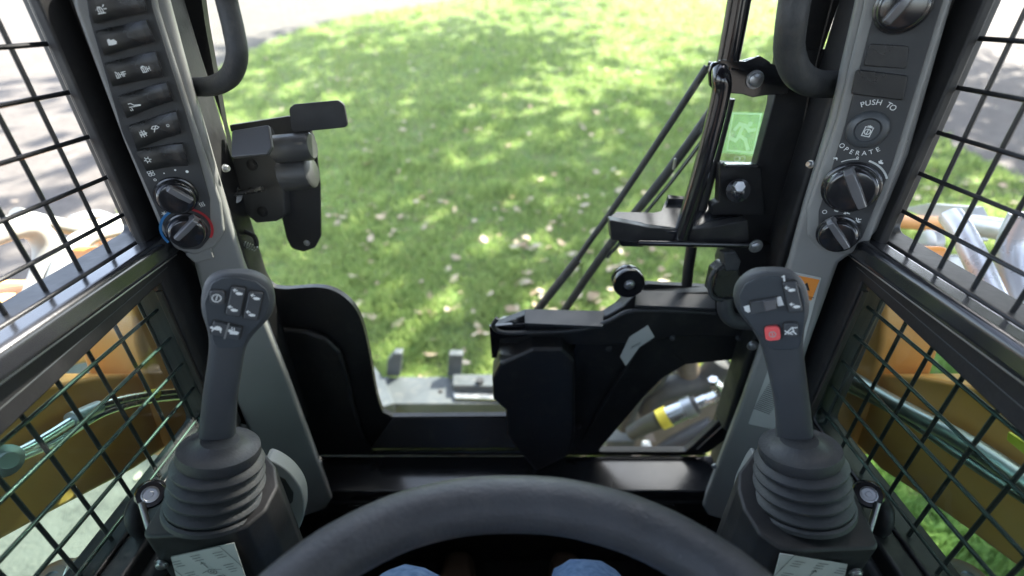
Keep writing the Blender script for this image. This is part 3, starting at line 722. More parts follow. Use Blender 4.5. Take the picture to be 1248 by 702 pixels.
knob(cl, CF, 228, 280, 22, (240, 266), (213, 293))
plate('lower_step', M['column'], cl, CPl, [(224, 308), (256, 300), (262, 314), (238, 320)], (), .004, .008, r=.004, bevel=.003)
bolt('screw', M['steel'], cl, CPl.at(275, 205, -.012), (1, -.3, 0), .004)
bolt('screw', M['steel'], cl, CPl.at(389, 563, -.012), (1, -.3, 0), .004)

# right column
cr = thing('control_column', 'grey plastic control column on the right with three knobs, round button and sockets', 'control panel', (.42, .62, -.8), 'grey control columns')
CPr = colplane(1)
plate('housing', M['column'], cr, CPr, [(1172, -40), (1052, -40), (1044, 0), (1010, 150), (976, 262), (958, 330), (900, 500), (855, 618), (862, 630), (904, 642), (914, 632), (945, 540), (990, 410), (1022, 322), (1052, 302), (1070, 282), (1108, 190), (1162, 0)], (), -.002, .055, r=.010, bevel=.009, segs=4)
plate('panel_bezel', M['column'], cr, CPr, [(1164, -40), (1060, -40), (1052, 10), (1018, 150), (984, 252), (984, 286), (1002, 304), (1034, 310), (1060, 292), (1100, 190), (1158, 0)], (), .006, .009, r=.012, bevel=.004, segs=3)
plate('panel_face', M['face'], cr, CPr, [(1152, -40), (1074, -40), (1066, 10), (1030, 150), (998, 255), (997, 285), (1010, 302), (1030, 303), (1050, 288), (1086, 200), (1148, 0)], (), .0095, .004, r=.012, bevel=.001)
CG = PL(CPr.pt(0, 0, .0095), CPr.n)
knob(cr, CG, 1100, 8, 30, (1078, 30), (1114, -10))
plate('blank_socket', M['switch'], cr, CG, [(1060, 53), (1108, 56), (1104, 84), (1052, 80)], (), .002, .003, r=.003, bevel=.001)
blk = plate('alarm_grille', M['switch'], cr, CG, [(1043, 84), (1106, 92), (1100, 122), (1037, 114)], (), .004, .005, r=.003, bevel=.0012)
strokes('slot', M['ink'], blk, CG, 1071, 103, .001, [[(-8, y - .6), (8, y + .6)] for y in (-4, -2, 0, 2, 4)], .0011, .0044, rad(-6))
text_arc('lettering', M['print'], cr, CG, 1058, 157, 'PUSH TO', .0084, .0298, 118, 58, .001)
text_arc('lettering', M['print'], cr, CG, 1056, 157, 'OPERATE', .0076, .0290, 230, 310, .001, up=False)
c = CG.at(1057, 158); R = 22 * pxsize(c)
pb = lathe('push_button', M['button'], cr, c, CG.n, [(R, .0005), (R * .97, .003), (R * .85, .005), (R * .66, .006), (R * .58, .004), (R * .56, .005), (R * .3, .0052), (0, .0052)], 36)
strokes('symbol', M['print'], pb, CG, 1057, 159, .0040, sym['battery'], .0009, .0062, rad(-6))
for nm, x, y, sc in (('turtle', 1019, 193, .0015), ('ring', 1045, 192, .0014), ('rabbit', 1074, 198, .0018), ('ring', 1005, 258, .0034), ('lamp', 1020, 255, .0020), ('level', 1032, 259, .0014), ('work', 1046, 268, .0022)):
    strokes('symbol', M['print'], cr, CG, x, y, sc * 1.15, sym[nm], .0008, .0008, rad(-8))
arc('dial_arc', M['print'], cr, CG, 1037, 229, 35, 122, 96, .0012)
arc('dial_arc', M['print'], cr, CG, 1037, 229, 35, 76, 30, .0022)
knob(cr, CG, 1037, 228, 31, (1033, 207), (1052, 256), .020)
knob(cr, CG, 1021, 284, 23, (1010, 268), (1034, 304), .018)
bolt('screw', M['steel'], cr, CPr.at(988, 200, -.012), (-1, -.3, 0), .004)
bolt('screw', M['steel'], cr, CPr.at(871, 568, -.012), (-1, -.3, 0), .004)
bolt('screw', M['chrome'], cr, CPr.at(1099, 172, -.004), (1, -.6, 0), .005)
# warning and spec decals on the right column
wd = plate('warning_decal', M['decal'], cr, CPr, [(966, 332), (1001, 339), (985, 398), (978, 424), (966, 420)], (), -.0006, .0014, r=.002, bevel=0)
plate('orange_field', M['orangedecal'], wd, CPr, [(968, 335), (999, 341), (989, 366), (970, 366)], (), .0002, .0004, bevel=0)
strokes('warning_triangle', M['ink'], wd, CPr, 982, 349, .0075, [('fill', (-.9, -.7), (.9, -.7), (0, .9))], .001, .0008)
strokes('printing', M['ink'], wd, CPr, 984, 361, .005, [[(-1.4, 0), (1.6, 0)], [(-1.2, -.45), (1.2, -.45)]], .001, .0006)
sd_ = plate('specification_decal', M['decal'], cr, CPr, [(938, 446), (966, 450), (944, 524), (912, 517)], (), -.0006, .0014, r=.002, bevel=0)
strokes('printing', M['ink'], sd_, CPr, 938, 486, .01, [[(-1.25, 3.2 - .42 * k - .1), (1.15, 3.2 - .42 * k + .1)] for k in range(16)], .0014, .0004, rad(-8))

# ------------------------------------------------------------------ joysticks
def superloft(name, m, parent, pl, rows, depth, ex=3.2, n=28):
    V = []; Fc = []
    for (y, xl, xr), b in zip(rows, depth):
        A, B = pl.at(xl, y), pl.at(xr, y); c = (A + B) / 2 - pl.n * b; u = (B - A) / 2 * (1.045 if y < 400 else 1.0)
        for k in range(n):
            t = 2 * math.pi * k / n; ct, st = math.cos(t), math.sin(t)
            V.append(c + u * math.copysign(abs(ct) ** (2 / ex), ct) + pl.n * b * math.copysign(abs(st) ** (2 / ex), st))
    m_ = len(rows)
    for i in range(m_ - 1):
        for k in range(n): Fc.append((i * n + k, i * n + (k + 1) % n, (i + 1) * n + (k + 1) % n, (i + 1) * n + k))
    Fc.append(tuple(range(n))); Fc.append(tuple(range((m_ - 1) * n, m_ * n)))
    me = mesh(V, Fc); bm = bmesh.new(); bm.from_mesh(me); bmesh.ops.recalc_face_normals(bm, faces=bm.faces); bm.to_mesh(me); bm.free()
    return link(name, me, m, parent, subsurf=1)
def bq(name, m, parent, pl, q, icons=(), th=.0045, r=.0022, off=0, div=False):
    plate('button_well', M['ink'], parent, pl, [((x - sum(a[0] for a in q) / 4) * 1.13 + sum(a[0] for a in q) / 4, (y - sum(a[1] for a in q) / 4) * 1.13 + sum(a[1] for a in q) / 4) for x, y in q], (), off + .0004, .002, r=r * 1.2, bevel=0)
    o = plate(name, m, parent, pl, q, (), off + th, th + .001, r=r, bevel=.0012, segs=3)
    for ic, x, y, sc, w in icons: strokes('symbol', M['print'], o, pl, x, y, sc, sym[ic], w, off + th + .0004, rad(-8))
    return o
def joystick(s, rows, base, top, head, label):
    b0 = PY(*base, .335); t0 = PY(*top, .355); h0 = PY(*head, .405)
    j = thing('joystick', label, 'joystick', b0, 'drive joysticks')
    d = (h0 - t0).normalized(); n = (-h0.normalized()); n = (n - d * n.dot(d)).normalized()
    pl = PL(h0, n, d)
    dep = []
    for (y, xl, xr) in rows:
        dep.append(.016 if y > 345 else (.008 if y < rows[0][0] + 1 else .013))
    superloft('grip', M['stick'], j, pl, rows, dep)
    return j, pl, b0, t0
def boot(j, b0, t0, rb, rt):
    ax = (t0 - b0); Ln = ax.length; prof = [(rb * 1.10, -.004), (rb * 1.10, .001), (rb * 1.05, .003)]
    folds = 4
    for i in range(folds):
        f0 = i / folds; R = rb + (rt * 1.12 - rb) * f0; hh = Ln * .80 / folds; z0 = Ln * .02 + hh * i
        for t, k in ((0, .86), (.14, .97), (.30, 1.05), (.5, 1.06), (.72, 1.0), (.90, .90)):
            prof.append((R * k, z0 + hh * t))
    z1 = Ln * .82
    prof += [(rt * 1.06, z1), (rt * 1.10, z1 + .004), (rt * 1.06, z1 + .012), (rt * .88, Ln * .98), (rt * .62, Ln * 1.03), (rt * .5, Ln * 1.10), (0, Ln * 1.10)]
    return lathe('rubber_boot', M['rubber'], j, b0, ax, prof, 44)
rowsL = [(333, 278, 298), (335, 268, 308), (339, 258, 319), (346, 251, 328), (356, 247, 333), (368, 245, 335), (380, 245, 334), (391, 247, 329), (400, 249, 321), (410, 252, 311), (420, 253, 303), (432, 253, 299), (450, 251, 296), (480, 246, 291), (505, 243, 288), (535, 240, 287), (560, 240, 287)]
jl, JP, b0, t0 = joystick(-1, rowsL, (264, 611), (268, 543), (289, 365), 'left drive joystick with dark grey paddle grip, six grey switches and a turtle rabbit button')
boot(jl, b0, t0, .0465, .037)
F1 = PL(JP.pt(0, 0, .0), JP.n, JP.v)
ins = [(258, 345), (270, 339), (290, 338), (312, 343), (325, 353), (329, 368), (325, 384), (314, 396), (303, 408), (296, 424), (262, 424), (258, 408), (252, 392), (249, 368)]
plate('face_plate', M['stickface'], jl, F1, ins, (), .0014, .004, r=.008, bevel=.001)
bq('power_button', M['button'], jl, F1, [(256, 352), (274.5, 353), (274, 370), (256, 368)], [('power', 264.5, 361, .0038, .0010)], off=.0014, r=.004)
bq('rocker_button', M['button'], jl, F1, [(282.5, 348), (299.5, 350), (292.7, 383.5), (275, 381)], [('arrow', 290, 354, .0031, .0010), ('arrow', 284, 374, .0031, .0010)], off=.0014)
bq('rocker_button', M['button'], jl, F1, [(303.7, 353.7), (321, 355.5), (314, 388), (296.6, 386)], [('arrow', 311, 360, .0031, .0010), ('arrow', 305.5, 380, .0031, .0010)], off=.0014)
w = bq('speed_button', M['button'], jl, F1, [(260.6, 389), (295, 397), (291, 412.5), (258, 405.5)], [('turtle', 266, 398, .0036, .0009), ('rabbit', 286, 402, .0036, .0009)], off=.0014)
strokes('divider', M['rimgrey'], w, F1, 276.5, 400.5, .001, [[(-1, -8), (1.2, 8)]], .0016, .0063)
rowsR = [(331, 930, 950), (333, 920, 960), (337, 910, 969), (344, 902, 977), (354, 896, 983), (366, 894, 986), (378, 897, 987), (390, 904, 986), (400, 912, 984), (410, 919, 982), (420, 925, 981), (432, 929, 981), (450, 934, 983), (480, 941, 987), (505, 945, 990), (535, 947, 994), (560, 946, 994)]
jr, JR, b1, t1 = joystick(1, rowsR, (977, 611), (974, 543), (943, 365), 'right drive joystick with dark grey paddle grip, a red button and a slide switch')
boot(jr, b1, t1, .0465, .037)
F2 = PL(JR.pt(0, 0, .0), JR.n, JR.v)
ins = [(908, 346), (922, 339), (944, 336), (964, 340), (976, 350), (981, 366), (981, 388), (978, 410), (974, 426), (938, 426), (928, 410), (914, 394), (903, 378), (901, 360)]
plate('face_plate', M['stickface'], jr, F2, ins, (), .0014, .004, r=.008, bevel=.001)
bq('rocker_button', M['button'], jr, F2, [(953, 343), (970, 342), (978, 377), (960.7, 378.7)], [('arrow', 962, 350, .0031, .0010), ('arrow', 968, 370, .0031, .0010)], off=.0014)
strokes('tick_mark', M['print'], jr, F2, 956, 338.5, .001, [[(-.6, -2.5), (-.2, 2.5)], [(-1.6, 1.8), (-.2, 2.5)]], .0014, .0022)
sl_ = bq('slide_switch', M['button'], jr, F2, [(914.5, 366), (946, 360.5), (947.3, 374), (915, 381)], off=.0014, r=.0012)
plate('slider_thumb', M['pointer'], sl_, F2, [(930, 364.5), (944.5, 361.8), (946, 372.5), (933, 376)], (), .0085, .004, r=.001, bevel=.0008)
strokes('slide_mark', M['print'], jr, F2, 910.3, 375.5, .001, [('fill', (-2.8, 3), (2.8, 4), (2.8, -3.6), (.5, -4.6), (-2.2, -2))], .001, .0022)
strokes('slide_mark', M['print'], jr, F2, 949.7, 366.8, .001, [('fill', (-2.8, 4.8), (2, 5.4), (3.4, -4.2), (-1.8, -4.8))], .001, .0022)
rb_ = bq('stop_button', M['red'], jr, F2, [(931, 396.5), (950, 395), (951.5, 412), (933, 413.5)], (), off=.0014, r=.0045); rb_['label'] = 'pinkish red square push button'
strokes('symbol', M['decal'], rb_, F2, 941, 404.6, .0030, sym['power'], .0008, .0064)
bq('hook_button', M['button'], jr, F2, [(954, 391.5), (972, 391), (973, 408), (956, 409)], [('hook', 963.5, 400, .0040, .0011)], off=.0014, r=.0045)

# consoles under the joysticks
def console(s, top, zt_, decal, label, bolt_px):
    pl = PL((0, 0, zt_), (0, 0, 1), (0, 1, 0))
    pts = [pl.loc(*p) for p in top]
    ymin = min(p[1] for p in pts)
    t = thing('joystick_console', label, 'console', (s * .36, .33, zt_ - .4), 'black joystick consoles')
    plate('console_body', M['blackm'], t, pl, top, (), 0, .42, r=.012, bevel=.004, segs=3)
    fy = PL((0, ymin - .0012, 0), (0, -1, 0))
    dc = plate('function_decal', M['decal'], t, fy, decal, (), 0, .001, r=.001, bevel=0)
    cx = sum(p[0] for p in decal) / 4; cy = sum(p[1] for p in decal) / 4 - 4
    A = Vector(fy.loc(*decal[0])); B = Vector(fy.loc(*decal[1])); rot = math.atan2(B.y - A.y, B.x - A.x); ww = (B - A).length / 2
    L_ = [[(-.93, -1.4), (-.93, .78), (.93, .78), (.93, -1.4)]]
    for (x0, y0, n_) in ((-.78, .55, 3), (-.12, .62, 3), (.55, .55, 3), (-.78, -.02, 4), (.48, -.02, 4)):
        for q_ in range(n_): L_ += [[(x0, y0 - .11 * q_), (x0 + (.30, .24, .27, .18)[q_], y0 - .11 * q_)]]
    L_ += [[(0, .02), (0, .30)], [(-.07, .22), (0, .30), (.07, .22)], [(-.30, -.16), (-.12, -.10)], [(.12, -.10), (.30, -.16)], ('circ', 0, -.18, .12), ('circ', 0, -.18, .05), [(-.2, -.42), (.2, -.42), (.2, -.62), (-.2, -.62), (-.2, -.42)]]
    strokes('printing', M['ink'], dc, fy, cx, cy, ww, L_, .0007, .0007, rot)
    bolt('screw', M['steel'], t, fy.at(*bolt_px, .001), (0, -1, 0), .005, .004)
    return t
console(-1, [(170, 655), (199, 605), (222, 555), (234, 535), (318, 545), (336, 568), (339, 592), (324, 622), (300, 642), (285, 648), (250, 652)], -.476, [(208, 679), (285, 662), (302, 712), (222, 730)], 'black joystick console on the left with a pale function decal tilted up to the right', (197, 688))
console(1, [(900, 575), (922, 545), (1008, 535), (1022, 555), (1046, 605), (1074, 668), (980, 672), (950, 668), (925, 650), (906, 620), (899, 595)], -.476, [(951, 675), (1033, 688), (1022, 735), (938, 724)], 'black joystick console on the right with a pale function decal tilted down to the right', (1043, 698))
# silver grey trims behind the consoles
t = thing('side_trim', 'light grey curved trim with a black slot between left console and grey column', 'trim', (-.25, .38, -.7))
tp = PL(PY(345, 620, .385), (.25, -.9, .3))
plate('trim_plate', M['rimgrey'], t, tp, [(322, 562), (348, 572), (366, 594), (371, 616), (367, 640), (345, 680), (322, 720), (300, 720), (330, 640), (325, 600)], (), 0, .03, smooth_outline=True, bevel=.004, segs=3)
plate('trim_slot', M['ink'], t, tp, [(336, 578), (348, 584), (358, 600), (357, 612), (348, 616), (340, 606)], (), .0015, .004, r=.006, bevel=.001)
t = thing('side_trim', 'narrow light grey trim between right console and grey column', 'trim', (.25, .38, -.7))
tp = PL(PY(895, 620, .385), (-.25, -.9, .3))
plate('trim_plate', M['rimgrey'], t, tp, [(925, 560), (905, 588), (899, 608), (898, 624), (903, 638), (918, 655), (930, 630)], (), 0, .03, smooth_outline=True, bevel=.004, segs=3)

# window latches outboard of the consoles
for s, bx, lab in ((-1, 184, 'black window latch with round chrome bolt beside the left console'), (1, 1058, 'black window latch with round chrome bolt beside the right console')):
    X = s * .446; c = PX(bx, 602, X)
    t = thing('window_latch', lab, 'latch', c, 'window latches beside the consoles')
    m_ = (lambda x: x) if s < 0 else (lambda x: 1242 - x)
    P = [PX(m_(x), y, s * .470) for x, y in ((206, 606), (190, 600), (172, 608), (163, 624), (166, 642), (180, 652))]
    tube('latch_bracket', M['blackm'], t, P, .0095, 12, 5)
    lathe('latch_head', M['gloss'], t, c, (-s * .45, -.6, .66), [(.016, -.012), (.017, 0), (.0145, .004), (0, .004)], 24)
    lathe('bolt_head', M['steel'], t, c + Vector((-s * .45, -.6, .66)) * .0045, (-s * .45, -.6, .66), [(.0095, 0), (.0095, .0012), (.0078, .0014), (.0072, .0002), (.0035, .0002), (.003, .0014), (0, .0014)], 20)
    tube('latch_pin', M['steel'], t, [PX(m_(172), 612, s * .450), PX(m_(178), 632, s * .445), PX(m_(184), 652, s * .44)], .0035, 10, 3)

# ------------------------------------------------------------------ lap bar
zl = -.39
LB = [(170, 1000), (225, 870), (310, 765), (350, 722), (400, 682), (450, 653), (500, 632), (560, 618), (621, 614), (682, 617), (745, 631), (800, 652), (850, 680), (900, 716), (945, 762), (1025, 870), (1080, 1000)]
t = thing('lap_bar', 'thick dark grey foam covered lap bar arching across the bottom of the view', 'lap bar', (0, .1, zl))
tube('foam_grip', M['foam'], t, [PZ(x, y, zl) for x, y in LB], .0243, 32, 8)

# ------------------------------------------------------------------ grab handles
t = thing('grab_handle', 'black rubber grab handle at top left, bent round a corner beside the grey column', 'grab handle', PY(250, 105, .70), 'grab handles by the windshield')
tube('grip_tube', M['rubber'], t, [PY(x, y, Yy) for x, y, Yy in ((262, -70, .60), (270, -30, .61), (276, 0, .62), (285, 38, .62), (289, 68, .62), (281, 92, .63), (262, 104, .65), (238, 106, .68), (200, 104, .72))], .0118, 20, 6)
t = thing('grab_handle', 'thick black rubber grab handle at top right, bent round a corner beside the grey column', 'grab handle', PY(1000, 102, .70), 'grab handles by the windshield')
tube('grip_tube', M['rubber'], t, [PY(x, y, Yy) for x, y, Yy in ((984, -90, .60), (976, -50, .60), (970, -10, .61), (964, 30, .61), (962, 62, .62), (971, 88, .63), (990, 101, .65), (1020, 103, .68), (1060, 103, .72))], .0165, 20, 6)
tube('mounting_rod', M['post'], t, [PY(1020, -20, .735), PY(985, 120, .735), PY(962, 250, .735)], .0015, 6, 3)

# ------------------------------------------------------------------ door latch assembly on the left post
t = thing('door_latch', 'black door latch box with chrome pin and a long back plate on the left post', 'latch', PY(320, 230, .70))
K = PL((0, .735, 0), (0, -1, 0)); K1 = PL((0, .70, 0), (0, -1, 0))
plate('back_plate', M['blackm'], t, K, [(345, 155), (381, 160), (385, 180), (390, 225), (391, 288), (384, 302), (370, 307), (355, 303), (349, 290), (340, 250), (336, 200)], (), 0, .005, r=.012, bevel=.001)
bolt('bolt', M['steel'], t, K.at(374, 296, 0), (0, -1, 0), .004, .003)
plate('striker_paddle', M['blackm'], t, PL((0, .72, 0), (0, -1, .1)), [(352, 132), (358, 127), (412, 122), (419, 127), (424, 155), (355, 162)], (), 0, .006, r=.008, bevel=.0012)
plate('striker_arm', M['blackm'], t, K, [(281, 152), (353, 141), (378, 150), (381, 167), (340, 168), (330, 155), (283, 160)], (), .004, .008, bevel=.001)
# latch body: stepped box, tilted top face
bx = PL((0, .69, 0), (-.15, -.95, .1))
plate('latch_body', M['latchm'], t, bx, [(283, 158), (331, 152), (335, 165), (340, 200), (346, 235), (347, 262), (336, 270), (312, 272), (300, 262), (283, 240)], (), 0, .045, r=.004, bevel=.006, segs=3)
plate('latch_cap', M['latchm'], t, PL((0, .684, 0), (-.1, -.75, .65)), [(284, 160), (329, 153), (333, 180), (327, 189), (283, 193)], (), .003, .006, r=.004, bevel=.002)
P0, P1 = PY(334, 182, .70), PY(381, 178, .70)
rolls = lathe('release_roll', M['latchm'], t, P0, P1 - P0, [(.017, 0), (.020, .003), (.020, (P1 - P0).length - .003), (.017, (P1 - P0).length)], 24)
P0, P1 = PY(344, 214, .71), PY(382, 209, .71)
lathe('release_roll', M['latchm'], t, P0, P1 - P0, [(.020, 0), (.024, .003), (.024, (P1 - P0).length - .003), (.020, (P1 - P0).length)], 24)
for x, y in ((307, 201), (320, 258), (307, 232)):
    bolt('cover_plug', M['blackm'], t, bx.at(x, y, .001), bx.n, .0065 if y != 232 else .004, .003)
tube('pin', M['chrome'], t, [bx.at(280, 238, .016), bx.at(320, 230, .030)], .0036, 12, 1)
lathe('pin_washer', M['chrome'], t, bx.at(284, 237, .017), (bx.at(320, 230, .030) - bx.at(280, 238, .016)), [(.0135, 0), (.0145, .001), (.0145, .002), (.0135, .003), (0, .003)], 24)
sp_pts = []
A_, B_ = PY(287, 293, .70), PY(312, 303, .70); dv = (B_ - A_).normalized(); e1 = dv.cross(Vector((0, 1, 0))).normalized(); e2 = dv.cross(e1)
for i in range(90):
    a = i * .62; sp_pts.append(A_ + (B_ - A_) * i / 89 + (e1 * math.cos(a) + e2 * math.sin(a)) * .0045)
tube('spring', M['steel'], t, sp_pts, .0009, 5, 1)
tube('spring_rod', M['blackm'], t, [PY(290, 262, .71), PY(296, 280, .71), PY(310, 288, .705), PY(313, 300, .70)], .0035, 8, 4)
bolt('bolt', M['steel'], t, PY(276, 232, .71), (.5, -1, 0), .005)
bolt('bolt', M['steel'], t, PY(277, 292, .715), (.5, -1, 0), .005)

# ------------------------------------------------------------------ right side hinge linkage, wiper
wp = thing('windshield_wiper', 'long black twin rod windshield wiper slanting across the right of the view', 'wiper', PY(880, 100, .80))
tube('wiper_arm', M['gloss'], wp, [PY(884, 84, .80), PY(862, 80, .81)], .0065, 12, 1)
tube('wiper_arm', M['blackm'], wp, [PY(862, 81, .81), PY(800, 176, .83), PY(745, 258, .845), PY(718, 295, .85), PY(700, 322, .855)], .0060, 12, 3)
tube('wiper_arm', M['blackm'], wp, [PY(704, 316, .853), PY(655, 378, .865)], .0090, 12, 1)
tube('blade_rod', M['blackm'], wp, [PY(884, 112, .81), PY(812, 212, .83), PY(742, 300, .845), PY(684, 384, .865)], .0082, 12, 3)
tube('blade_rod', M['rail'], wp, [PY(880, 138, .81), PY(818, 222, .825), PY(740, 314, .845)], .0035, 10, 3)
box('blade_clip', M['steel'], wp, PY(822, 200, .815), (.004, .006, .02), .001)

hg = thing('door_hinge_linkage', 'glossy black tube linkage with pivot plate and tray bracket on the right of the windshield', 'linkage', PY(880, 200, .74))
H1 = PL((0, .715, 0), (0, -1, 0))
plate('pivot_plate', M['gloss'], hg, H1, [(868, 76), (905, 74), (918, 70), (935, 76), (962, 84), (962, 115), (935, 116), (918, 119), (905, 115), (872, 112), (865, 104), (864, 88)], (), 0, .006, r=.006, bevel=.0012)
plate('pivot_plate', M['gloss'], hg, H1, [(872, 72), (905, 74), (922, 67), (940, 78), (900, 84), (878, 80)], (), .010, .005, r=.006, bevel=.001)
bolt('bolt', M['steel'], hg, H1.at(920, 97, .001), (0, -1, 0), .009, .006)
tube('upper_tube', M['gloss'], hg, [PY(908, -60, .72), PY(901, 0, .72), PY(890, 60, .72), PY(885, 84, .72)], .0150, 18, 2)
tube('lower_tube', M['gloss'], hg, [PY(877, 84, .70), PY(879, 96, .69), PY(879, 112, .69), PY(868, 160, .69), PY(850, 225, .69), PY(832, 282, .69), PY(828, 296, .69)], [.010, .0125, .0125, .0128, .013, .013, .013], 20, 5)
tube('rear_strut', M['black'], hg, [PY(888, 120, .745), PY(866, 210, .745), PY(843, 300, .745), PY(837, 347, .745)], .0095, 12, 2)
# tray bracket
TB = PL(PY(830, 275, .70), (0, -.28, .96))
plate('tray_top', M['rail'], hg, TB, [(744, 272), (745, 263), (752, 258), (797, 259), (806, 257), (812, 243), (818, 240), (872, 252), (908, 258), (893, 270), (866, 277), (835, 283), (790, 280)], (), 0, .012, r=.003, bevel=.003, segs=3)
TF = PL(PY(830, 285, .688), (0, -1, .05))
plate('tray_front', M['black'], hg, TF, [(743, 268), (790, 277), (836, 280), (870, 276), (912, 268), (914, 300), (850, 300), (745, 293)], (), 0, .022, r=.003, bevel=.002)
plate('tray_lip', M['gloss'], hg, TF, [(752, 292), (785, 294), (783, 300), (757, 299)], (), .004, .012, r=.002, bevel=.001)
plate('tray_tab', M['gloss'], hg, TB, [(812, 243), (834, 245), (834, 249), (813, 248)], (), .010, .012, bevel=.001)
tube('tie_rod', M['gloss'], hg, [TF.at(778, 296, .010), TF.at(925, 299, .010)], .0048, 12, 1)
bolt('rod_end', M['steel'], hg, TF.at(921, 300, .014), (0, -1, 0), .008, .006)
bolt('washer', M['steel'], hg, TB.at(884, 273, .002), TB.n, .004, .003)
# small box with a bolt
plate('upper_bracket', M['black'], hg, PL((0, .72, 0), (0, -1, 0)), [(878, 199), (928, 203), (932, 262), (868, 262), (868, 250), (876, 246)], (), 0, .02, r=.003, bevel=.002)
box('bracket_edge', M['rail'], hg, PY(902, 201, .714), (.05, .014, .005), .0015)
lathe('clamp_bolt', M['rail'], hg, PY(899, 232, .712), (-.2, -1, .2), [(.018, 0), (.018, .004), (.011, .006), (.0105, .018), (.008, .02), (0, .02)], 20)
lathe('clamp_bolt', M['steel'], hg, PY(899, 227, .70), (-.1, -1, .3), [(.009, 0), (.008, .010), (0, .010)], 6)
plate('side_frame', M['blackm'], hg, PL((0, .735, 0), (0, -1, 0)), [(905, 262), (960, 60), (1010, 60), (975, 350), (900, 352), (912, 300)], (), 0, .02, r=.003, bevel=.002)
plate('mounting_block', M['black'], hg, PL((0, .72, 0), (0, -1, 0)), [(885, 300), (965, 296), (960, 352), (880, 345), (878, 320)], (), 0, .03, r=.006, bevel=.004)
# hose connector near the right joystick
t = thing('electrical_connector', 'dark grey wiring connector with a curved sleeve left of the right joystick', 'connector', PY(890, 350, .69))
CN = PL((0, .68, 0), (.1, -1, .15))
plate('connector_body', M['switch'], t, CN, [(874, 330), (884, 322), (900, 324), (906, 345), (898, 368), (880, 370), (868, 356)], (), 0, .03, r=.006, bevel=.004, segs=3)
plate('connector_cap', M['rubber'], t, CN, [(882, 308), (896, 306), (903, 318), (900, 330), (884, 330)], (), .002, .02, r=.004, bevel=.003)
tube('sleeve', M['rubber'], t, [CN.at(884, 362, -.005), CN.at(884, 378, -.003), CN.at(893, 390, 0), CN.at(915, 394, -.004)], .0125, 14, 4)
tube('loop', M['rubber'], t, [CN.at(872, 328, .004), CN.at(865, 342, .004), CN.at(867, 360, .004), CN.at(880, 366, .004)], .0035, 8, 4)
bolt('bolt', M['steel'], t, CN.at(917, 421, -.01), (0, -1, 0), .007, .006)

# ------------------------------------------------------------------ body of the loader below and behind (carries the cab)
bd = thing('track_loader', 'orange and black compact track loader with arms beside the cab', 'loader', (0, -.2, -1.85))
box('chassis', M['arm'], bd, (0, -.35, -1.50), (.96, 2.1, .38), .03, segs=3)
box('engine_cover', M['arm'], bd, (0, -1.25, -.75), (1.3, .8, 1.1), .06, segs=3)
for s in (-1, 1):
    pl = PL((s * .52, 0, 0), (-s, 0, 0)); pu = pl.u.y
    out = [(-1.35 * pu, -1.62), (-1.15 * pu, -1.84), (.45 * pu, -1.84), (.72 * pu, -1.62), (.60 * pu, -1.38), (-1.1 * pu, -1.34)]
    plate('rubber_track', M['track'], bd, pl, out, (), 0, .30, r=.12, bevel=.015, local=True)
    box('rear_tower', M['arm'], bd, (s * .72, -1.0, -.75), (.14, .5, 1.3), .03, segs=3)

# ------------------------------------------------------------------ loader arms outside the lower windows
def mm(s): return (lambda x: x) if s < 0 else (lambda x: 1243 - x)
def loader_arm(s, low, label):
    g = mm(s); XA = s * .615; AP = PL((XA, 0, 0), (-s, 0, 0))
    L2 = lambda P: [AP.loc(g(x), y) for x, y in P]
    main = L2([(172, 455), (120, 458), (60, 470), (0, 485), (-90, 520)] + low)
    t = plate('loader_arm', M['arm'], bd, AP, main, (), 0, .16, local=True, bevel=.008, segs=3); t['label'] = label
    plate('arm_upright', M['arm'], t, AP, L2([(160, 420), (150, 300), (262, 300), (262, 560), (200, 545), (174, 470)]), (), .012, .10, local=True, bevel=.010, segs=3)
    return t, AP, g
al, AL, gl_ = loader_arm(-1, [(-90, 720), (0, 660), (60, 627), (165, 572), (205, 545), (210, 500)], 'orange painted loader arm outside the left window with twin steel pipes')
ar, AR, gr_ = loader_arm(1, [(-90, 730), (0, 695), (60, 650), (120, 606), (172, 572), (212, 530), (214, 500)], 'orange painted loader arm outside the right window with a thick steel cylinder tube')
X1 = -.585
tube('hydraulic_pipe', M['chrome'], al, [PX(x, y, X1) for x, y in ((-60, 580), (20, 552), (60, 530), (95, 508), (118, 496), (148, 487), (190, 480), (250, 474))], .0065, 14, 4)
tube('hydraulic_pipe', M['chrome'], al, [PX(x, y, X1) for x, y in ((-60, 600), (15, 562), (65, 540), (100, 518), (125, 504), (155, 494), (195, 486), (250, 482))], .0055, 14, 4)
tube('pipe_sleeve', M['white'], al, [PX(x, y, X1) for x, y in ((86, 511), (120, 496))], .0095, 16, 1)
tube('pipe_sleeve', M['yellow'], al, [PX(x, y, X1) for x, y in ((178, 482), (190, 480))], .0085, 16, 1)
lathe('pipe_clamp', M['steel'], al, PX(2, 562, X1 + .01), (1, -.2, .3), [(.018, 0), (.018, .006), (.010, .008), (.009, .014), (0, .014)], 20)
tube('cylinder_tube', M['steel'], ar, [PX(x, y, -X1) for x, y in ((1000, 440), (1040, 462), (1090, 492), (1170, 535), (1250, 588), (1330, 650))], .0125, 20, 3)
tube('hydraulic_pipe', M['steel'], ar, [PX(x, y, -X1 + .01) for x, y in ((1010, 462), (1060, 484), (1110, 512), (1180, 560), (1260, 612))], .0085, 14, 3)
lathe('pipe_clamp', M['steel'], ar, PX(1031, 452, -X1 - .01), (-1, -.2, .3), [(.012, 0), (.012, .006), (.008, .012), (0, .012)], 20)
plate('yellow_tag', M['yellow'], ar, PL((-X1 - .01, 0, 0), (-1, 0, 0)), [(1228, 526), (1250, 540), (1250, 556), (1226, 536)], (), 0, .004, bevel=.001)
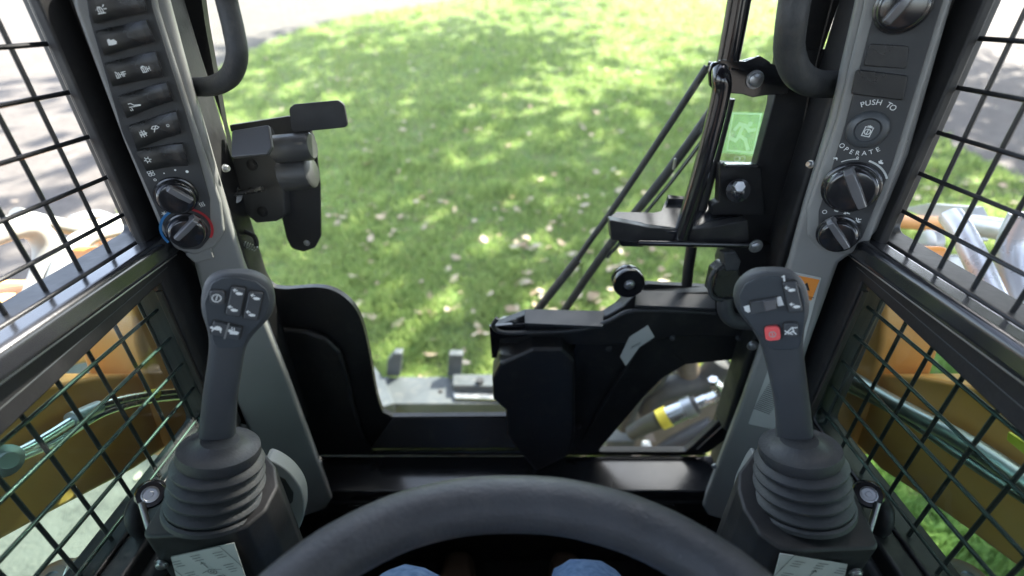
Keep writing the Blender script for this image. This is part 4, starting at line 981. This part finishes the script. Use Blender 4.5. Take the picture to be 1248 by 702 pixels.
# pivot bosses low beside the sills
for s, lab in ((-1, 'round steel pivot boss low outside the left window'), (1, 'round steel pivot boss low outside the right window')):
    g = mm(s); c = PX(g(54), 696, s * .60)
    t = thing('pivot_boss', lab, 'pivot', c, 'steel pivot bosses beside the cab')
    lathe('boss', M['steel'], t, c + Vector((0, 0, -.045)), (-s * .2, -.1, 1), [(.032, 0), (.032, .020), (.026, .022), (.024, .030), (.017, .031), (.015, .038), (.008, .038), (.007, .034), (0, .034)], 30)
    tube('bent_rod', M['steel'], t, [PX(g(x), y, s * .56) for x, y in ((80, 730), (84, 700), (96, 684), (120, 680), (135, 684))], .006, 12, 4)

# lift linkage and hose guards in the upper windows
def upper_parts(s):
    if s < 0:
        t = thing('hose_bundle', 'pale grey bent hose guards over orange frame outside the upper left window', 'hose guard', PX(60, 330, -.8), 'pale hose guards outside the upper windows')
        tube('hose_guard', M['hose'], t, [PX(x, y, -.84) for x, y in ((-70, 310), (-10, 285), (30, 276), (52, 290), (58, 315), (48, 352), (32, 386), (8, 402), (-40, 410))], .0205, 18, 6)
        tube('hose_guard', M['hose'], t, [PX(x, y, -.80) for x, y in ((240, 266), (180, 276), (135, 282), (100, 292), (84, 315), (72, 350), (58, 400), (48, 440))], [.010, .011, .012, .017, .020, .021, .021, .021], 18, 6)
        tube('hose_guard', M['hose'], t, [PX(x, y, -.95) for x, y in ((20, 262), (60, 272), (110, 278), (170, 262), (230, 250))], .016, 14, 5)
        tube('hose', M['white'], t, [PX(x, y, -1.0) for x, y in ((90, 268), (120, 262), (150, 272), (180, 268))], .012, 12, 4)
        pl = PL((-.98, 0, 0), (1, 0, 0))
        plate('orange_frame', M['armd'], t, pl, [(-30, 340), (60, 342), (100, 300), (130, 292), (215, 290), (215, 420), (-30, 470)], (), 0, .06, r=.02, bevel=.01)
        tube('orange_tube', M['armd'], t, [PX(x, y, -.9) for x, y in ((-30, 385), (20, 372), (60, 366))], .035, 18, 4)
        lathe('pin', M['brownm'], t, PX(112, 309, -.9), (1, 0, 0), [(.02, 0), (.02, .02), (.0, .02)], 16)
    else:
        t = thing('hose_bundle', 'silvery lift tubes and pale brackets outside the upper right window', 'hose guard', PX(1190, 330, .8), 'pale hose guards outside the upper windows')
        tube('lift_tube', M['silver'], t, [PX(x, y, .80) for x, y in ((1158, 262), (1172, 282), (1192, 322), (1215, 372), (1250, 440))], .0185, 20, 5)
        tube('lift_tube', M['silver'], t, [PX(x, y, .86) for x, y in ((1252, 262), (1236, 300), (1240, 345), (1262, 400), (1290, 450))], .024, 20, 5)
        tube('lift_tube', M['steel'], t, [PX(x, y, .74) for x, y in ((1150, 330), (1190, 372), (1222, 425))], .006, 12, 4)
        tube('cross_tube', M['white'], t, [PX(x, y, 1.0) for x, y in ((1184, 274), (1210, 278), (1246, 284))], .022, 18, 2)
        tube('cross_tube', M['armd'], t, [PX(x, y, 1.0) for x, y in ((1100, 270), (1130, 272), (1160, 274))], .018, 18, 2)
        pl = PL((1.02, 0, 0), (-1, 0, 0))
        plate('bracket', M['white'], t, pl, [(1095, 252), (1110, 252), (1130, 248), (1182, 252), (1190, 268), (1188, 296), (1164, 284), (1120, 262)], (), 0, .03, r=.006, bevel=.004)
        plate('bracket', M['white'], t, pl, [(1120, 312), (1168, 310), (1160, 345), (1130, 345)], (), .02, .05, r=.006, bevel=.004)
        plate('bracket', M['white'], t, pl, [(1216, 262), (1246, 258), (1246, 380), (1204, 380)], (), -.02, .03, r=.006, bevel=.004)
        plate('orange_frame', M['armd'], t, PL((.98, 0, 0), (-1, 0, 0)), [(1204, 340), (1270, 350), (1270, 470), (1180, 420)], (), 0, .05, r=.01, bevel=.01)
        tube('brown_tube', M['brownm'], t, [PX(x, y, .92) for x, y in ((1110, 300), (1130, 304), (1150, 312))], .010, 14, 3)
        lathe('rod_eye', M['white'], t, PX(1140, 294, .97), (-1, 0, 0), [(.026, 0), (.026, .02), (.016, .024), (0, .024)], 24)
upper_parts(-1); upper_parts(1)

# ------------------------------------------------------------------ attachment frame ahead of the cab
at_ = thing('attachment_frame', 'pale grey steel attachment frame with two upright prongs on the grass ahead', 'attachment', (-.2, 1.7, -1.85))
za = -1.42
AH = PL((0, 0, za), (0, 0, 1), (0, 1, 0))
plate('top_plate', M['gsteel'], at_, AH, [(420, 459), (640, 459), (640, 492), (400, 492)], (), 0, .02, bevel=.004)
AV = PL((0, AH.at(560, 492).y, 0), (0, -1, 0))
plate('front_plate', M['gsteel'], at_, AV, [(400, 493), (640, 493), (640, 560), (380, 560)], (), -.004, .02, bevel=.003)
plate('channel', M['gsteel'], at_, PL((0, 0, za + .03), (0, 0, 1), (0, 1, 0)), [(552, 460), (640, 460), (650, 476), (552, 474)], (), .02, .048, bevel=.006, segs=3)
plate('channel', M['steel'], at_, PL((0, 0, za + .012), (0, 0, 1), (0, 1, 0)), [(552, 478), (650, 478), (652, 488), (554, 486)], (), .006, .017, bevel=.003)
for q in ([(471, 459), (472, 440), (480, 431), (490, 431), (487, 459)], [(545, 459), (547, 433), (564, 433), (562, 459)]):
    plate('upright_prong', M['gsteel'], at_, PL((0, AH.at(500, 459).y - .01, 0), (0, -1, 0)), q, (), 0, .04, r=.006, bevel=.005)
bolt('bolt', M['ink'], at_, AH.at(537, 477, .001), (0, 0, 1), .008, .006)
lathe('pin', M['blackm'], at_, AH.at(585, 466, .05), (0, 0, 1), [(.016, 0), (.016, .015), (0, .015)], 16)
plate('side_web', M['gsteel'], at_, AH, [(452, 448), (470, 470), (482, 500), (466, 505)], (), .04, .09, bevel=.004)
for y in (-.75, .28):
    box('leg', M['gsteel'], at_, (y, AV.p.y + .05, -1.66), (.06, .06, .38), .004)
# pale rounded hydraulic cover seen over the motor cover
t = thing('hydraulic_block', 'pale grey rounded block behind the black motor cover', 'hydraulic block', PY(620, 440, 1.1))
plate('block_body', M['white'], t, PL((0, 1.05, 0), (0, -1, .2)), [(604, 404), (680, 400), (690, 440), (690, 470), (612, 455), (602, 430)], (), 0, .1, r=.03, bevel=.012, segs=3)

# hydraulics behind the small window
hy = thing('hydraulic_coupler', 'chrome quick coupler with a yellow band behind the small lower window', 'coupler', PY(830, 500, 1.0))
def hp(x, y, Y=1.0): return PY(x, y, Y)
tube('coupler_body', M['hosed'], hy, [hp(770, 528, 1.05), hp(788, 518, 1.03), hp(806, 510)], [.024, .026, .028], 20, 3)
tube('yellow_band', M['yellow'], hy, [hp(804, 512), hp(815, 507)], .0300, 24, 1)
tube('coupler_sleeve', M['chrome'], hy, [hp(813, 508), hp(838, 497)], .0285, 24, 1)
tube('coupler_sleeve', M['steel'], hy, [hp(834, 499), hp(845, 494)], .031, 24, 1)
tube('coupler_neck', M['hosed'], hy, [hp(843, 495), hp(850, 492)], .026, 24, 1)
tube('hex_fitting', M['chrome'], hy, [hp(848, 493), hp(862, 487)], .017, 6, 1)
tube('hex_fitting', M['chrome'], hy, [hp(858, 489), hp(870, 484), hp(878, 478)], .0165, 8, 2)
tube('elbow', M['chrome'], hy, [hp(877, 486), hp(876, 472), hp(870, 466)], [.017, .016, .013], 12, 3)
tube('hex_fitting', M['chrome'], hy, [hp(871, 472), hp(869, 462)], .0135, 6, 1)
hs_ = thing('hydraulic_hoses', 'dark dusty hydraulic hoses crowded behind the small lower window', 'hoses', PY(830, 460, 1.15))
for i, (P, r, m_) in enumerate((([(760, 520), (775, 480), (800, 460), (812, 430)], .030, 'hosed'), ([(790, 500), (800, 478), (830, 470), (860, 462), (880, 440)], .040, 'hosed'), ([(835, 425), (838, 450), (850, 465), (880, 470)], .036, 'brownm'),
                                ([(905, 420), (912, 450), (900, 480), (880, 520)], .034, 'brownm'), ([(760, 560), (775, 530), (772, 500), (785, 490)], .018, 'brownm'), ([(820, 425), (822, 462)], .010, 'chrome'), ([(800, 560), (830, 540), (870, 520)], .040, 'hosed'), ([(846, 430), (850, 455)], .012, 'yellow'))):
    tube('hose', M[m_], hs_, [PY(x, y, 1.14 + .015 * i) for x, y in P], r, 14, 4)
box('valve_block', M['gsteel'], hs_, PY(752, 535, 1.2), (.10, .1, .09), .006)
box('valve_block', M['brownm'], hs_, PY(790, 540, 1.22), (.04, .05, .07), .006)
box('valve_block', M['white'], hs_, PY(787, 546, 1.12), (.03, .03, .05), .006)
box('backing_plate', M['brownm'], hs_, PY(840, 500, 1.42), (.75, .03, .42), .006)

# ------------------------------------------------------------------ operator's seat and operator
t = thing('operator_seat', 'black vinyl operator seat', 'seat', (0, -.3, -1.25))
box('cushion', M['seat'], t, (0, -.18, -.93), (.5, .52, .12), .04, segs=4)
box('backrest', M['seat'], t, (0, -.50, -.58), (.48, .10, .60), .04, segs=4)
box('pedestal', M['blackm'], t, (0, -.2, -1.12), (.4, .4, .26), .01)
per = thing('person', 'person seated in the cab in blue jeans, only the knees showing below the lap bar', 'person', (0, -.25, -1.2))
P = [(0, -.28, -.74), (0, -.30, -.58), (0, -.30, -.42), (0, -.28, -.30), (0, -.27, -.20), (0, -.27, -.10), (0, -.27, .02)]
E = [(0, 1), (1, 2), (2, 3), (3, 4), (4, 5), (5, 6)]; Rr = [.14, .13, .14, .11, .055, .075, .085]
for s in (-1, 1):
    b = len(P); P += [(s * .10, -.20, -.76), (s * .14, .08, -.745), (s * .135, .33, -.735), (s * .13, .40, -.92), (s * .13, .44, -1.14), (s * .13, .52, -1.18)]
    E += [(0, b), (b, b + 1), (b + 1, b + 2), (b + 2, b + 3), (b + 3, b + 4), (b + 4, b + 5)]; Rr += [.095, .08, .06, .055, .04, .04]
    b = len(P); P += [(s * .18, -.29, -.32), (s * .25, -.26, -.58), (s * .20, -.04, -.66)]
    E += [(3, b), (b, b + 1), (b + 1, b + 2)]; Rr += [.06, .042, .03]
def skinobj(name, m, P, E, Rr, lvl=2):
    me = bpy.data.meshes.new("m"); me.from_pydata(P, E, []); me.update()
    o = bpy.data.objects.new(name, me); SC.collection.objects.link(o); o.parent = per
    o.location = Vector((0, 0, H)) - wloc(per); me.materials.append(m)
    md = o.modifiers.new("skin", 'SKIN')
    bm = bmesh.new(); bm.from_mesh(me); lay = bm.verts.layers.skin.verify(); bm.verts.ensure_lookup_table()
    for i, v in enumerate(bm.verts): v[lay].radius = (Rr[i], Rr[i]); v[lay].use_root = (i == 0)
    bm.to_mesh(me); bm.free(); md.use_smooth_shade = True
    sb = o.modifiers.new("sub", 'SUBSURF'); sb.levels = sb.render_levels = lvl
    return o
skinobj('body', M['skin'], P, E, Rr)
JPp = [(0, -.28, -.74), (0, -.29, -.64)]; JE = [(0, 1)]; JR_ = [.152, .145]
for s, kx, ky, kz in ((-1, -.166, .350, -.737), (1, .118, .362, -.740)):
    b = len(JPp); JPp += [(s * .10, -.20, -.76), (s * .13, .02, -.745), (kx, .22, -.73), (kx, ky, kz), (kx * .98, ky + .035, kz - .08), (s * .13, .42, -.95), (s * .13, .44, -1.12)]
    JE += [(0, b)] + [(b + i, b + i + 1) for i in range(6)]; JR_ += [.11, .095, .082, .070, .068, .066, .058]
jn = skinobj('jeans', M['denim'], JPp, JE, JR_)
tx = bpy.data.textures.new("folds", 'CLOUDS'); tx.noise_scale = .07
dm = jn.modifiers.new("folds", 'DISPLACE'); dm.texture = tx; dm.strength = .024; dm.texture_coords = 'LOCAL'
skinobj('shirt', M['shirt'], [(0, -.28, -.68), (0, -.30, -.55), (0, -.30, -.42), (0, -.28, -.30), (-.18, -.29, -.32), (-.235, -.27, -.50), (.18, -.29, -.32), (.235, -.27, -.50)], [(0, 1), (1, 2), (2, 3), (3, 4), (4, 5), (3, 6), (6, 7)], [.152, .145, .155, .125, .075, .062, .075, .062])
lathe('hair', M['hair'], per, (0, -.285, .045), (0, -.15, 1), [(.098, -.03), (.104, .0), (.10, .035), (.075, .07), (.03, .085), (0, .088)], 24)
for s in (-1, 1):
    for k in range(5):
        ox = (-.028 + .014 * k); ln = (.055, .075, .082, .076, .06)[k]
        if k == 0: pts = [Vector((s * (.19 - .02), -.03, -.665)), Vector((s * (.19 - .05), .0, -.67)), Vector((s * (.19 - .058), .03, -.675))]
        else: pts = [Vector((s * (.20 + ox * .9), -.02, -.66)), Vector((s * (.19 + ox), .0 + ln * .5, -.655)), Vector((s * (.185 + ox), .0 + ln, -.672))]
        tube('finger', M['skin'], per, pts, [.010, .009, .007], 10, 4)
    plate('shoe', M['boots'], per, PL((s * .13, 0, -1.20), (0, 0, 1), (0, 1, 0)), [(-.045, .40), (.045, .40), (.05, .60), (.03, .68), (-.03, .68), (-.05, .60)], (), .05, .10, r=.03, local=True, bevel=.02, segs=3)
print("objects", len(bpy.data.objects))
